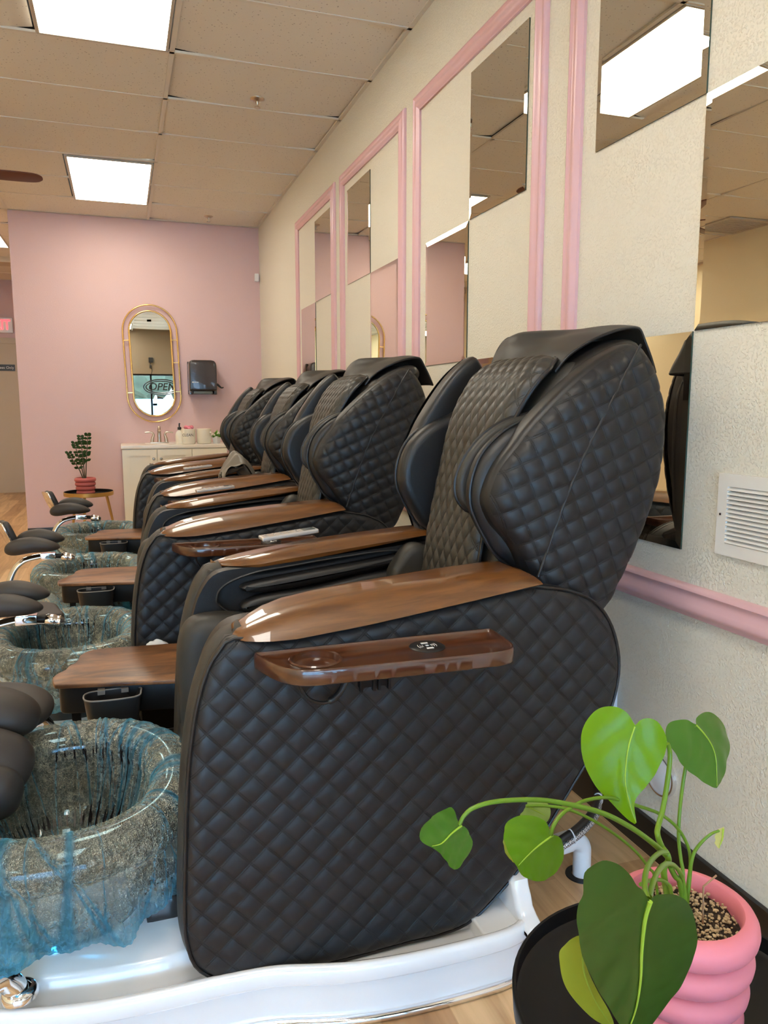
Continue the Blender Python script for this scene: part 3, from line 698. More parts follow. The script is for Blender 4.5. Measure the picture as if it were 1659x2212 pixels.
for i, x in enumerate((-0.9, 0.33, 1.12)):
    bm = bmesh.new()
    for rr in (0.32, 0.275):
        m_ = tube([(x+rr*math.cos(q), BY-0.052, 0.87+rr*math.sin(q)) for q in [2*PI*i_/60 for i_ in range(60)]], 0.006, 6, closed=True)
        bm.from_mesh(m_)
    o = bmo('ring_decal', bm, mat('grey_blue_decal', (0.35, 0.45, 0.6), 0.6)); tag(o, 'thin round decal on the frosted film, %s' % ('left of the others', 'middle one', 'beside the window edge')[i], 'decal', 'ring decals on the shop window')
# little black sensor with cord above the window
t = thing('wall_sensor', (0.70, BY, 2.32), 'small black box with a hanging cord above the window, reflected in the oval mirror', 'sensor')
boxo('housing', (0.66, 0.76, BY, BY+0.06, 2.27, 2.39), 'black_plastic', t, bev=0.01)
link('cord', tube(crom([(0.70, BY+0.03, 2.27), (0.69, BY+0.03, 2.20), (0.73, BY+0.02, 2.10), (0.71, BY+0.02, 2.01)], 8), 0.006, 8), 'black_plastic', t)
boxo('plug', (0.675, 0.725, BY, BY+0.05, 2.14, 2.21), 'black_plastic', t, bev=0.01)
# motion sensor in the far corner
o = boxo('corner_sensor', (1.315, 1.355, FY-0.045, FY-0.001, 2.49, 2.565), 'white_plastic', bev=0.008); tag(o, 'tiny white sensor high in the corner of the pink wall', 'sensor')

# ================================================================ MASSAGE CHAIR (modelled at the nearest place, y0 = 1.42)
Y0, CW = 1.42, 0.74
YC = Y0+CW/2
PANEL = [(0.184, 0.823), (0.285, 0.812), (0.456, 0.827), (0.66, 0.853), (0.807, 0.873), (0.858, 0.870), (0.929, 0.855), (0.99, 0.825), (1.029, 0.779), (1.053, 0.722), (1.062, 0.666), (1.057, 0.611), (1.04, 0.551), (1.006, 0.478), (0.95, 0.394), (0.878, 0.29), (0.809, 0.204), (0.763, 0.16), (0.717, 0.122), (0.672, 0.100), (0.61, 0.092), (0.54, 0.092), (0.454, 0.089), (0.352, 0.088), (0.253, 0.093), (0.196, 0.097), (0.141, 0.110), (0.105, 0.132), (0.083, 0.163), (0.072, 0.211), (0.070, 0.271), (0.076, 0.396), (0.085, 0.538), (0.099, 0.647), (0.115, 0.719), (0.134, 0.771), (0.156, 0.803)]
WING = [(1.109, 1.402), (1.138, 1.385), (1.164, 1.352), (1.187, 1.298), (1.201, 1.240), (1.200, 1.176), (1.191, 1.104), (1.175, 1.048), (1.154, 0.990), (1.119, 0.911), (1.090, 0.853), (1.055, 0.790), (0.98, 0.750), (0.90, 0.800), (0.849, 0.887), (0.810, 0.954), (0.773, 0.993), (0.753, 1.027), (0.745, 1.056), (0.757, 1.101), (0.777, 1.137), (0.810, 1.176), (0.847, 1.221), (0.927, 1.296), (0.996, 1.349), (1.06, 1.385)]
FLANGE = [(1.00, 1.330), (0.945, 1.275), (0.889, 1.238), (0.818, 1.207), (0.761, 1.156), (0.735, 1.096), (0.733, 1.041), (0.750, 0.998), (0.768, 0.967), (0.800, 0.920), (0.863, 0.868), (0.93, 0.80), (1.03, 0.80), (1.11, 0.95), (1.15, 1.12), (1.14, 1.28), (1.08, 1.34)]
BODY = [(0.80, 0.60), (0.800, 0.80), (0.820, 0.913), (0.842, 1.003), (0.868, 1.105), (0.895, 1.193), (0.93, 1.270), (0.985, 1.335), (1.03, 1.365), (1.08, 1.350), (1.09, 1.27), (1.085, 1.16), (1.07, 1.03), (1.05, 0.90), (1.02, 0.75), (0.98, 0.60)]
PC = [(0.775, 0.70), (0.792, 0.816), (0.805, 0.913), (0.822, 1.003), (0.845, 1.105), (0.866, 1.193), (0.893, 1.256), (0.930, 1.312), (0.975, 1.352), (1.01, 1.372)]

def path_frame(P):
    P = crom([(p[0], p[1], 0) for p in P], 12); A = np.array([(p.x, p.y) for p in P]); d = np.r_[0, np.cumsum(np.hypot(*np.diff(A, axis=0).T))]
    tx = np.gradient(A[:, 0], d); tz = np.gradient(A[:, 1], d); L = np.hypot(tx, tz); nx, nz = -tz/L, tx/L
    return A, d, nx, nz
_A, _d, _nx, _nz = path_frame(PC); PCL = _d[-1]
def on_back(s, y, h):
    return (np.interp(s, _d, _A[:, 0])+np.interp(s, _d, _nx)*h, y, np.interp(s, _d, _A[:, 1])+np.interp(s, _d, _nz)*h)

def build_chair():
    t = thing('massage_chair', (0.60, YC, 0.0), 'chair', 'massage chair', 'black massage chairs along the right wall')
    # arm bodies, near one complete, far one mirrored
    arm = link('arm_body', slab([(a, max(b, 0.152)) for a, b in PANEL], Y0+0.022, Y0+0.110, 0.006, 0.02, 0.014, 4), 'leather', t)
    skirt = link('panel_backing', slab(PANEL, Y0+0.004, Y0+0.024, 0.008, 0.004, 0.014, 3), 'leather', t)
    P = orient(resample(crom([(p[0], p[1], 0) for p in PANEL], 6, True), 0.02))
    Q = offset(P, 0.005)
    pan = link('side_panel', quilt([tuple(p) for p in Q], 0.0435, math.radians(42), lambda a, b, h: (a, Y0+0.006-h, b), 0.012, 0.030, 0.0028, curve=False), 'quilt', t)
    pip = link('piping', tube([(p[0], Y0+0.004, p[1]) for p in offset(P, 0.003)], 0.0034, 6, closed=True), 'leather', t)
    # front leather band (lighter, rolled edge towards the foot end)
    fr = [(0.198, 0.822), (0.158, 0.800), (0.134, 0.765), (0.113, 0.708), (0.098, 0.640), (0.085, 0.538), (0.076, 0.40), (0.070, 0.271), (0.074, 0.20), (0.090, 0.15)]
    fp = crom([(p[0]+0.012, Y0+0.062, p[1]-0.002) for p in fr], 8)
    band = link('front_band', tube(fp, 0.048, 16, ry=0.42), 'leather_grey', t)
    # inner face of the arm with the long cut-out for the forearm cushions
    HOLE = [(0.190, 0.735), (0.186, 0.755), (0.196, 0.778), (0.229, 0.799), (0.296, 0.818), (0.386, 0.828), (0.531, 0.843), (0.70, 0.850), (0.80, 0.80), (0.78, 0.70), (0.62, 0.66), (0.45, 0.69), (0.33, 0.702), (0.23, 0.708)]
    INNER = [(0.19, 0.822), (0.285, 0.832), (0.456, 0.845), (0.66, 0.862), (0.807, 0.873), (0.90, 0.855), (0.95, 0.80), (0.97, 0.70), (0.92, 0.58), (0.80, 0.40), (0.6, 0.25), (0.3, 0.20), (0.13, 0.20), (0.092, 0.30), (0.096, 0.45), (0.105, 0.62), (0.123, 0.715), (0.148, 0.78)]
    face = link('inner_face', ringslab(INNER, HOLE, Y0+0.108, Y0+0.150), 'leather', t)
    rim = link('opening_piping', tube([(p.x, Y0+0.150, p.y) for p in crom([(a, b, 0) for a, b in HOLE], 5, True)], 0.0035, 6, closed=True), 'leather', t)
    c1 = slab([(0.255, 0.785), (0.40, 0.806), (0.60, 0.828), (0.76, 0.848), (0.775, 0.835), (0.68, 0.812), (0.50, 0.780), (0.36, 0.762), (0.27, 0.762)], Y0+0.115, Y0+0.162, 0.02, 0.018, 0.012, 4)
    c2 = slab([(0.245, 0.728), (0.30, 0.752), (0.45, 0.766), (0.62, 0.792), (0.76, 0.80), (0.775, 0.775), (0.66, 0.74), (0.50, 0.722), (0.36, 0.706), (0.27, 0.705)], Y0+0.115, Y0+0.165, 0.02, 0.018, 0.012, 4)
    a1 = link('forearm_cushion', c1, 'leather', t); a2 = link('forearm_cushion', c2, 'leather', t)
    # glossy wooden arm cap
    V = []; F = []; xs = [0.1835, 0.187, 0.194, 0.205, 0.225, 0.255, 0.30, 0.36, 0.44, 0.52, 0.60, 0.68, 0.75, 0.80, 0.825, 0.84]
    zt = lambda x: interp(x, [0.1835, 0.19, 0.205, 0.225, 0.255, 0.30, 0.36, 0.45, 0.60, 0.72, 0.80, 0.825, 0.84], [0.822, 0.829, 0.836, 0.843, 0.852, 0.862, 0.872, 0.883, 0.896, 0.905, 0.908, 0.905, 0.899])
    zl = lambda x: interp(x, [0.1835, 0.20, 0.285, 0.45, 0.655, 0.80, 0.84], [0.820, 0.815, 0.812, 0.828, 0.855, 0.876, 0.881])
    m = 18
    for x in xs:
        k = min(1, (x-0.1825)/0.10)**0.5; ya = Y0-0.018+0.045*(1-k)**2; yb = Y0-0.018+0.045+0.133*k
        lo, hi = zl(x), zt(x); xr = 0
        for j in range(m+1):
            s = j/m
            # outer side rises in a broad curve, the crest lies two thirds across, small drop inside
            zz = lo+(hi-lo)*(0.90*math.sin(min(s/0.46, 1)*PI/2)**0.95+0.10*min(1, s/0.75)) if s < 0.75 else hi-(hi-lo-0.004)*0.5*((s-0.75)/0.25)**3
            yy = ya+(yb-ya)*(s**1.15)
            V.append((x-(0.045*(s**1.3) if x > 0.82 else 0)*((x-0.80)/0.04 if x > 0.80 else 0), yy, zz))
        V.append((V[-1][0], yb-0.002, lo-0.002+0.02)); V.append((x-(0.0), ya+0.01, lo-0.004))
    n = m+3
    for i in range(len(xs)-1):
        for j in range(n): F.append((i*n+j, i*n+(j+1) % n, (i+1)*n+(j+1) % n, (i+1)*n+j))
    F.append(tuple(range(n))[::-1]); F.append(tuple((len(xs)-1)*n+j for j in range(n)))
    me = mesh(V, F, ang=48); bm = bmesh.new(); bm.from_mesh(me); bmesh.ops.recalc_face_normals(bm, faces=bm.faces); bm.to_mesh(me); bm.free()
    cap = link('arm_cap', me, 'glosswood', t); cap['label'] = 'glossy brown wooden armrest'
    # swing-out tray, cup recess, charger disc, bracket
    TR = [(0.215, 1.412), (0.226, 1.372), (0.240, 1.330), (0.258, 1.300), (0.283, 1.281), (0.315, 1.274), (0.45, 1.268), (0.60, 1.262), (0.672, 1.262), (0.702, 1.272), (0.716, 1.298), (0.719, 1.340), (0.722, 1.412)]
    zt_ = 0.793
    TP = orient(resample([(a, b) for a, b in TR], 0.008))
    TPs = TP.copy()
    for _ in range(2): TPs = (np.roll(TPs, 1, 0)+2*TPs+np.roll(TPs, -1, 0))/4
    rings = [(offset(TPs, 0.010), zt_-0.030), (offset(TPs, 0.003), zt_-0.030), (TPs, zt_-0.027), (TPs, zt_-0.004), (offset(TPs, 0.002), zt_), (offset(TPs, 0.005), zt_), (offset(TPs, 0.0065), zt_-0.006)]
    V = []; F = []; n = len(TPs)
    for Rg, z in rings:
        for p in Rg: V.append((p[0], p[1], z))
    for k in range(len(rings)-1):
        for i in range(n): F.append((k*n+i, k*n+(i+1) % n, (k+1)*n+(i+1) % n, (k+1)*n+i))
    F.append(tuple(range(n))[::-1])
    # top surface with the cup recess cut in
    cc = Vector((0.325, 1.352)); cr = 0.046
    L = len(rings)-1; top = [Vector((V[L*n+i][0], V[L*n+i][1])) for i in range(n)]; cn = 40
    circ = [cc+Vector((math.cos(2*PI*k/cn)*cr, math.sin(2*PI*k/cn)*cr)) for k in range(cn)]
    r = delaunay_2d_cdt(top+circ, [(i, (i+1) % n) for i in range(n)]+[(n+i, n+(i+1) % cn) for i in range(cn)], [], 0, 1e-7)
    b0 = len(V)
    for v in r[0]: V.append((v[0], v[1], zt_-0.006))
    Tp = [tuple(p) for p in top]
    def ins(x, y, Qs):
        c = False; j = len(Qs)-1
        for i in range(len(Qs)):
            if (Qs[i][1] > y) != (Qs[j][1] > y) and x < (Qs[j][0]-Qs[i][0])*(y-Qs[i][1])/(Qs[j][1]-Qs[i][1])+Qs[i][0]: c = not c
            j = i
        return c
    for f in r[2]:
        x_ = sum(r[0][i][0] for i in f)/len(f); y_ = sum(r[0][i][1] for i in f)/len(f)
        if (Vector((x_, y_))-cc).length < cr*0.98 or not ins(x_, y_, Tp): continue
        F.append(tuple(b0+i for i in f))
    me = mesh(V, F, ang=45); bm = bmesh.new(); bm.from_mesh(me); bmesh.ops.remove_doubles(bm, verts=bm.verts, dist=2e-5); bmesh.ops.recalc_face_normals(bm, faces=bm.faces); bm.to_mesh(me); bm.free()
    tray = link('tray', me, 'darkwood', t); tray['label'] = 'glossy dark wooden side tray'
    cup = link('cup_recess', lathe([(0.0, -0.020), (cr-0.008, -0.020), (cr-0.003, -0.017), (cr-0.001, -0.007), (cr-0.001, -0.0045), (cr+0.002, -0.003), (cr+0.005, -0.0055)], 48, (cc.x, cc.y, zt_)), 'darkwood', t)
    disc = link('charger_disc', lathe([(0.0, 0.0005), (0.034, 0.0005), (0.036, -0.001), (0.036, -0.004), (0, -0.004)], 40, (0.552, 1.352, zt_-0.004), sy=1.0), 'black_plastic', t)
    bm = bmesh.new()
    for k in range(2):
        for r_ in (0.010, 0.0145, 0.019):
            a0 = PI*k-0.5; m_ = tube([(0.552+r_*math.cos(a0+i*0.125), 1.352+r_*math.sin(a0+i*0.125), zt_-0.0034) for i in range(9)], 0.0006, 5); bm.from_mesh(m_)
        box(bm, 0.545, 0.559, 1.352+(0.013 if k else -0.019), 1.352+(0.019 if k else -0.013), zt_-0.0034, zt_-0.0026)
    box(bm, 0.549, 0.5545, 1.3495, 1.3545, zt_-0.0034, zt_-0.0024)
    icon = bmo('charging_mark', bm, 'white_paint', t)
    bm = bmesh.new()
    box(bm, 0.425, 0.490, Y0-0.022, Y0-0.010, 0.700, 0.765, bev=0.002)
    for x in (0.425, 0.452, 0.463, 0.484): box(bm, x, x+0.006, Y0-0.030, Y0-0.018, 0.694, 0.765, bev=0.001)
    box(bm, 0.40, 0.52, Y0-0.09, Y0-0.012, 0.758, 0.764, bev=0.001)
    box(bm, 0.515, 0.545, Y0-0.05, Y0-0.035, 0.748, 0.764, bev=0.002)
    brk = bmo('tray_bracket', bm, 'black_metal', t)
    bm = bmesh.new()
    for x in (0.433, 0.4545+0.004, 0.475-0.003, 0.488): 
        q = bmesh.ops.create_uvsphere(bm, u_segments=12, v_segments=6, radius=0.0038)
        for v in q['verts']: v.co = Vector((x, Y0-0.029, 0.728))+Vector((v.co.x, v.co.y*0.5, v.co.z))
    scr = bmo('screws', bm, 'chrome', t)
    cabp = crom([(0.290, Y0-0.085, 0.765), (0.296, Y0-0.070, 0.735), (0.318, Y0-0.045, 0.700), (0.350, Y0-0.035, 0.685), (0.378, Y0-0.030, 0.695), (0.398, Y0-0.022, 0.722), (0.402, Y0-0.008, 0.742)], 8)
    cab = link('charger_cable', tube(cabp, lambda s: 0.0036+(0.0035 if 0.55 < s < 0.86 else 0), 10), 'black_plastic', t)
    grm = link('cable_grommet', xform(lathe([(0.006, 0.006), (0.012, 0.005), (0.013, 0.001), (0.019, 0.002), (0.020, 0.0), (0.02, -0.003)], 28), T3(0.403, Y0-0.010, 0.744)@R3(PI/2, 0, 0)), 'black_plastic', t)
    # shoulder wings
    Wp = orient(resample(crom([(p[0], p[1], 0) for p in WING], 6, True), 0.02))
    yw = Y0+0.062
    bulge = lambda a, b: 0.030*max(0, 1-((a-0.99)/0.28)**2-((b-1.08)/0.42)**2)
    wb = link('wing_shell', slab([tuple(p) for p in Wp], yw+0.004, yw+0.075, 0.022, 0.02, 0.016, 4, curve=False), 'leather', t)
    seam = [(1.109, 1.396), (1.060, 1.325), (1.012, 1.246), (0.970, 1.175), (0.934, 1.102), (0.895, 1.000), (0.858, 0.885)]
    wq = link('wing_panel', quilt([tuple(p) for p in offset(Wp, 0.004)], 0.0415, math.radians(24), lambda a, b, h: (a, yw+0.012-h-bulge(a, b), b), 0.020, 0.05, 0.0050, curve=False), 'quilt', t)
    sp = crom([(a, 0, b) for a, b in seam], 8)
    ws = link('wing_seam', tube([(p.x, yw-0.010-bulge(p.x, p.z), p.z) for p in sp], 0.0030, 8), 'leather', t)
    wf_ = link('wing_lining', slab(FLANGE, yw+0.040, yw+0.108, 0.030, 0.028, 0.014, 6), 'leather', t)
    Fp = orient(resample(crom([(p[0], p[1], 0) for p in FLANGE], 6, True), 0.012))
    wpip = link('wing_piping', tube([(p[0], yw+0.062, p[1]) for p in offset(Fp, -0.001)], 0.0042, 8, closed=True), 'leather', t)
    # shoulder pad with gathered edge, near side only
    sh = link('shoulder_pad', slab([(0.95, 1.245), (0.90, 1.240), (0.845, 1.225), (0.790, 1.192), (0.748, 1.145), (0.726, 1.100), (0.724, 1.060), (0.738, 1.032), (0.765, 1.014), (0.82, 1.02), (0.9, 1.1)], yw+0.105, yw+0.150, 0.012, 0.022, 0.012, 5), 'leather_grey', t)
    Sp = orient(resample(crom([(a, b, 0) for a, b in [(0.95, 1.245), (0.90, 1.240), (0.845, 1.225), (0.790, 1.192), (0.748, 1.145), (0.726, 1.100), (0.724, 1.060), (0.738, 1.032), (0.765, 1.014), (0.82, 1.02), (0.9, 1.1)]], 6, True), 0.012))
    shp = link('shoulder_pad_piping', tube([(p[0], yw+0.128, p[1]) for p in Sp], 0.0045, 8, closed=True), 'leather', t)
    # backrest body, centre cushion, headrest
    link('backrest', slab(BODY, Y0+0.155, Y0+CW-0.155, 0.03, 0.03, 0.016, 6), 'leather_grey', t)
    ya, yb = Y0+0.205, Y0+CW-0.225
    hw = lambda s: 0
    out = [(0.0, ya+0.02), (0.0, yb-0.02), (0.02, yb), (0.30, yb), (0.50, yb+0.005), (0.62, yb+0.015), (PCL-0.06, yb+0.02), (PCL-0.02, yb-0.005), (PCL, yb-0.04), (PCL, ya+0.04), (PCL-0.02, ya), (PCL-0.06, ya-0.03), (0.62, ya-0.03), (0.50, ya-0.015), (0.30, ya), (0.02, ya)]
    # elongated diamonds: quilt in a frame stretched along the back
    kx = 0.66
    outq = [(s*kx, y) for s, y in out]
    cush = link('back_cushion', quilt(outq, 0.0300, math.radians(45), lambda a, b, h: on_back(a/kx, b, h), 0.030, 0.05, 0.0050, curve=False, per=6), 'quilt_grey', t)
    cp = orient(resample(outq, 0.008)); 
    link('cushion_piping', tube([on_back(p[0]/kx, p[1], 0.006) for p in offset(cp, -0.001)], 0.0055, 8, closed=True), 'leather', t)
    # head shell and the draped flap
    link('head_shell', slab([(0.975, 1.29), (0.995, 1.335), (1.05, 1.380), (1.12, 1.412), (1.175, 1.418), (1.200, 1.385), (1.17, 1.33), (1.10, 1.28), (1.03, 1.26)], Y0+0.125, Y0+CW-0.135, 0.055, 0.055, 0.014, 7), 'leather', t)
    FL = [(0.972, 1.352), (1.005, 1.390), (1.06, 1.425), (1.12, 1.450), (1.17, 1.462), (1.202, 1.463), (1.222, 1.452), (1.242, 1.420), (1.262, 1.386), (1.280, 1.350)]
    A2, d2, nx2, nz2 = path_frame(FL); L2 = d2[-1]; V = []; F = []; ns, nt2 = 46, 22
    for side in (0, 1):
        for i in range(ns+1):
            s = L2*i/ns
            for j in range(nt2+1):
                v_ = j/nt2; half = 0.172+0.012*math.sin(s/L2*PI); y = YC-0.005+(v_*2-1)*half
                dr = 0.012*abs(v_*2-1)**3+0.0012*math.sin(s*70+v_*5)
                hh = -dr-(0.006 if side else 0)
                V.append((np.interp(s, d2, A2[:, 0])+np.interp(s, d2, nx2)*hh, y, np.interp(s, d2, A2[:, 1])+np.interp(s, d2, nz2)*hh))
    W_ = nt2+1; o_ = (ns+1)*W_
    for i in range(ns):
        for j in range(nt2):
            a = i*W_+j; F.append((a, a+1, a+1+W_, a+W_)); F.append((o_+a, o_+a+W_, o_+a+1+W_, o_+a+1))
    for i in range(ns):
        for j in (0, nt2): a = i*W_+j; F.append((a, a+W_, o_+a+W_, o_+a))
    for j in range(nt2):
        for i in (0, ns): a = i*W_+j; F.append((a, a+1, o_+a+1, o_+a))
    me = mesh(V, F, ang=60); bm = bmesh.new(); bm.from_mesh(me); bmesh.ops.recalc_face_normals(bm, faces=bm.faces); bm.to_mesh(me); bm.free()
    fl = link('headrest_flap', me, 'leather_grey', t)
    edge = []
    def fpt(s, v_, up=0.002):
        half = 0.172+0.012*math.sin(s/L2*PI); y = YC-0.005+(v_*2-1)*half; dr = 0.012*abs(v_*2-1)**3
        return Vector((np.interp(s, d2, A2[:, 0])+np.interp(s, d2, nx2)*(-dr-0.003), y, np.interp(s, d2, A2[:, 1])+np.interp(s, d2, nz2)*(-dr-0.003)))
    for i in range(41): edge.append(fpt(L2*i/40, 0))
    for j in range(1, 20): edge.append(fpt(L2, j/20))
    for i in range(40, -1, -1): edge.append(fpt(L2*i/40, 1))
    for j in range(19, 0, -1): edge.append(fpt(0, j/20))
    link('piping', tube(edge, 0.0042, 8, closed=True), 'leather', fl)
    # seat, bolsters, hip pads, calf section
    link('seat', slab([(0.16, 0.36), (0.13, 0.45), (0.16, 0.52), (0.30, 0.545), (0.60, 0.53), (0.82, 0.51), (0.85, 0.42), (0.80, 0.33), (0.4, 0.30)], Y0+0.152, Y0+CW-0.152, 0.03, 0.03, 0.02, 5), 'leather_grey', t)
    bol = link('seat_bolster', slab([(0.118, 0.40), (0.108, 0.52), (0.108, 0.62), (0.118, 0.675), (0.145, 0.712), (0.20, 0.722), (0.27, 0.715), (0.45, 0.68), (0.65, 0.66), (0.74, 0.60), (0.70, 0.50), (0.5, 0.46), (0.3, 0.40), (0.18, 0.34)], Y0+0.148, Y0+0.235, 0.012, 0.045, 0.014, 6), 'leather_grey', t)
    hp = link('hip_pad', slab([(0.690, 0.79), (0.712, 0.835), (0.737, 0.866), (0.765, 0.877), (0.80, 0.868), (0.84, 0.846), (0.845, 0.77), (0.80, 0.70), (0.70, 0.70)], Y0+0.150, Y0+0.215, 0.012, 0.022, 0.012, 5), 'leather_grey', t)
    link('calf_section', slab([(0.13, 0.44), (0.10, 0.38), (0.10, 0.20), (0.14, 0.165), (0.30, 0.165), (0.36, 0.30), (0.30, 0.42)], Y0+0.155, Y0+CW-0.155, 0.02, 0.02, 0.016, 4), 'leather', t)
    link('underframe', slab([(0.35, 0.155), (0.70, 0.155), (0.85, 0.25), (0.95, 0.35), (0.98, 0.70), (0.86, 0.72), (0.80, 0.45), (0.40, 0.36)], Y0+0.12, Y0+CW-0.12, 0.01, 0.01, 0.02, 2), 'black_metal', t)
    for o in (arm, skirt, pan, pip, band, face, rim, a1, a2, cap, tray, cup, disc, icon, brk, scr, cab, grm, wb, wq, ws, wf_, wpip, bol, hp):
        c = mirror_y(o, YC, t)
        if 'label' in o: c['label'] = o['label']
        if o not in (wb, wq, ws, wf_, wpip, bol, hp):   # the far arm sits slightly further back
            for v in c.data.vertices: v.co.x += 0.032
        if o in (wb, wq, ws):      # the far wing is drawn in towards the seat: narrower at its rear edge
            for v in c.data.vertices: v.co.x = 0.745+(v.co.x-0.745)*0.62 if v.co.x > 0.745 else v.co.x
    # the upper back narrows towards the wall on the far side
    for o in [k for k in bpy.data.objects if k.parent == t or k.parent == fl]:
        if o.name.split('.')[0] in ('backrest', 'head_shell', 'headrest_flap', 'piping', 'back_cushion', 'wing_lining', 'wing_piping'):
            for v in o.data.vertices:
                if v.co.x > 0.98 and v.co.y > YC-0.02 and v.co.z > 0.85:
                    k = min(1, (v.co.y-YC+0.02)/0.15); v.co.x = 0.98+(v.co.x-0.98)*(1-0.68*k*k*(3-2*k))
    return t
chair = build_chair()
CH = [(0.0, 0.0, 'nearest black quilted massage chair, its whole side panel in view'),
      (-0.075, 1.27, 'second black quilted massage chair from the front, with a tray above its quilted side'),
      (-0.02, 2.50, 'third black massage chair from the front, grey cover lying behind its armrest'),
      (-0.035, 3.80, 'farthest black massage chair, nearest the pink wall and sink cabinet')]
chairs = [chair]
for i, (dx, dy, lab) in enumerate(CH):
    if i == 0: chair['label'] = lab; continue
    c = dup(chair); c.location = chair.location+Vector((dx, dy, 0)); c['label'] = lab; chairs.append(c)

# remote controls on the far armrests of the first three chairs
RX = M.setdefault('remote_face', mat('silver_remote_face', (0.55, 0.50, 0.46), 0.25, metal=0.3))
def remote(dx, dy, label):
    c = Vector((0.43+dx, 2.085+dy, 0.897)); rot = R3(0, -0.085, 0.10); mt = T3(*c)@rot
    t = thing('remote_control', tuple(c), label, 'remote', 'remotes on the far armrests')
    bm = bmesh.new(); box(bm, -0.082, 0.082, -0.023, 0.023, 0.0, 0.012, bev=0.005, seg=3); me = bpy.data.meshes.new('r'); bm.to_mesh(me); bm.free(); me.shade_smooth(); me.set_sharp_from_angle(angle=0.9)
    link('body', xform(me, mt), RX, t)
    bm = bmesh.new(); box(bm, 0.040, 0.075, -0.018, 0.018, 0.0118, 0.0126); me = bpy.data.meshes.new('r'); bm.to_mesh(me); bm.free(); link('screen', xform(me, mt), M.setdefault('lcd', mat('remote_screen', (0.10, 0.13, 0.15), 0.1)), t)
    bm = bmesh.new()
    for i in range(5):
        for j in range(2): q = bmesh.ops.create_cone(bm, segments=12, radius1=0.0048, radius2=0.004, depth=0.0018, cap_ends=True); [setattr(v, 'co', v.co+Vector((-0.066+0.022*i, -0.009+0.018*j, 0.0125))) for v in q['verts']]
    me = bpy.data.meshes.new('r'); bm.to_mesh(me); bm.free(); link('buttons', xform(me, mt), M.setdefault('btn', mat('remote_buttons', (0.30, 0.27, 0.25), 0.4)), t)
remote(0, 0, "silver remote on the nearest chair's far armrest")
remote(-0.06, 1.27, "silver remote on the second chair's far armrest")
remote(-0.02, 2.50, "silver remote on the third chair's far armrest")

# ================================================================ SPA BASES, BASINS, LINERS
def base_outline():
    near = [(0.835, 1.50), (0.828, 1.405), (0.80, 1.355), (0.74, 1.334), (0.62, 1.330), (0.50, 1.334), (0.40, 1.346), (0.32, 1.366), (0.24, 1.388), (0.14, 1.396), (0.02, 1.398), (-0.12, 1.408), (-0.26, 1.438), (-0.40, 1.50), (-0.50, 1.58), (-0.56, 1.68)]
    return near+[(-0.575, YC)]+[(x, 2*YC-y) for x, y in near[::-1]]
def build_base():
    t = thing('spa_base', (0.1, YC, 0), 'base', 'pedicure base', 'white pedicure bases under the chairs')
    P = orient(resample(crom([(a, b, 0) for a, b in base_outline()], 6, True), 0.02)); n = len(P)
    g = np.clip((P[:, 0]-0.02)/0.25, 0, 1)*0.32+0.68; _off = offset
    def offset_in(P, d):
        Q = P+(_off(P, 1.0)-P)*(d*g)[:, None]; h = YC-1.334-d*0.7
        return np.c_[np.minimum(Q[:, 0], 0.826-d), np.clip(Q[:, 1], YC-h, YC+h)]
    rings = [(offset(P, 0.010), 0.0), (offset(P, 0.008), 0.092), (offset(P, 0.001), 0.096), (P, 0.100), (offset(P, 0.001), 0.122), (offset(P, 0.006), 0.132), (offset(P, 0.014), 0.134), (offset(P, 0.024), 0.128), (offset_in(P, 0.034), 0.098), (offset_in(P, 0.050), 0.087), (offset_in(P, 0.104), 0.087), (offset_in(P, 0.113), 0.098), (offset_in(P, 0.120), 0.140), (offset_in(P, 0.132), 0.146)]
    V = []; F = []
    for R_, z in rings:
        for p in R_: V.append((p[0], p[1], z))
    for k in range(len(rings)-1):
        for i in range(n): F.append((k*n+i, k*n+(i+1) % n, (k+1)*n+(i+1) % n, (k+1)*n+i))
    F.append(tuple(range(n))[::-1]); F.append(tuple((len(rings)-1)*n+i for i in range(n)))
    link('platform', mesh(V, F, ang=50), 'acrylic', t)
    link('rear_ledge', slab([(0.695, 1.372), (0.755, 1.368), (0.800, 1.385), (0.805, 1.45), (0.805, 2*YC-1.45), (0.800, 2*YC-1.385), (0.755, 2*YC-1.368), (0.695, 2*YC-1.372), (0.70, YC)], 0.05, 0.121, 0.004, 0.006, 0.015, 3, 'z', smoothspan=3), 'acrylic', t)
    link('rear_upstand', slab([(1.372, 0.10), (1.380, 0.15), (1.400, 0.185), (1.440, 0.203), (YC, 0.206), (2*YC-1.44, 0.203), (2*YC-1.40, 0.185), (2*YC-1.38, 0.15), (2*YC-1.372, 0.10)], 0.785, 0.826, 0.016, 0.006, 0.02, 4, 'x'), 'acrylic', t)
    link('chrome_strip', tube([(p[0], p[1], 0.010) for p in offset(P, 0.004)], 0.0095, 10, closed=True), 'chrome', t)
    # chrome spout at the deck near the foot end
    link('spout', tube(crom([(-0.235, 1.475, 0.135), (-0.245, 1.470, 0.170), (-0.262, 1.455, 0.196), (-0.285, 1.435, 0.200)], 6), 0.022, 24), 'chrome', t)
    link('spout_collar', lathe([(0.022, 0.0), (0.034, 0.0), (0.034, 0.010), (0.028, 0.018), (0.022, 0.020)], 32, (-0.235, 1.475, 0.140)), 'chrome', t)
    return t
base0 = build_base()
BL = ['white pedicure base under the nearest chair, chrome strip along the floor', 'white pedicure base under the second chair, behind the first basin',
      'white pedicure base under the third chair, behind the first two basins', 'white pedicure base under the farthest chair, mostly hidden']
for i, l in enumerate(BL):
    if i == 0: base0['label'] = l
    else:
        c = dup(base0); c.location = base0.location+Vector((CH[i][0]*0.6, CH[i][1], 0)); c['label'] = l

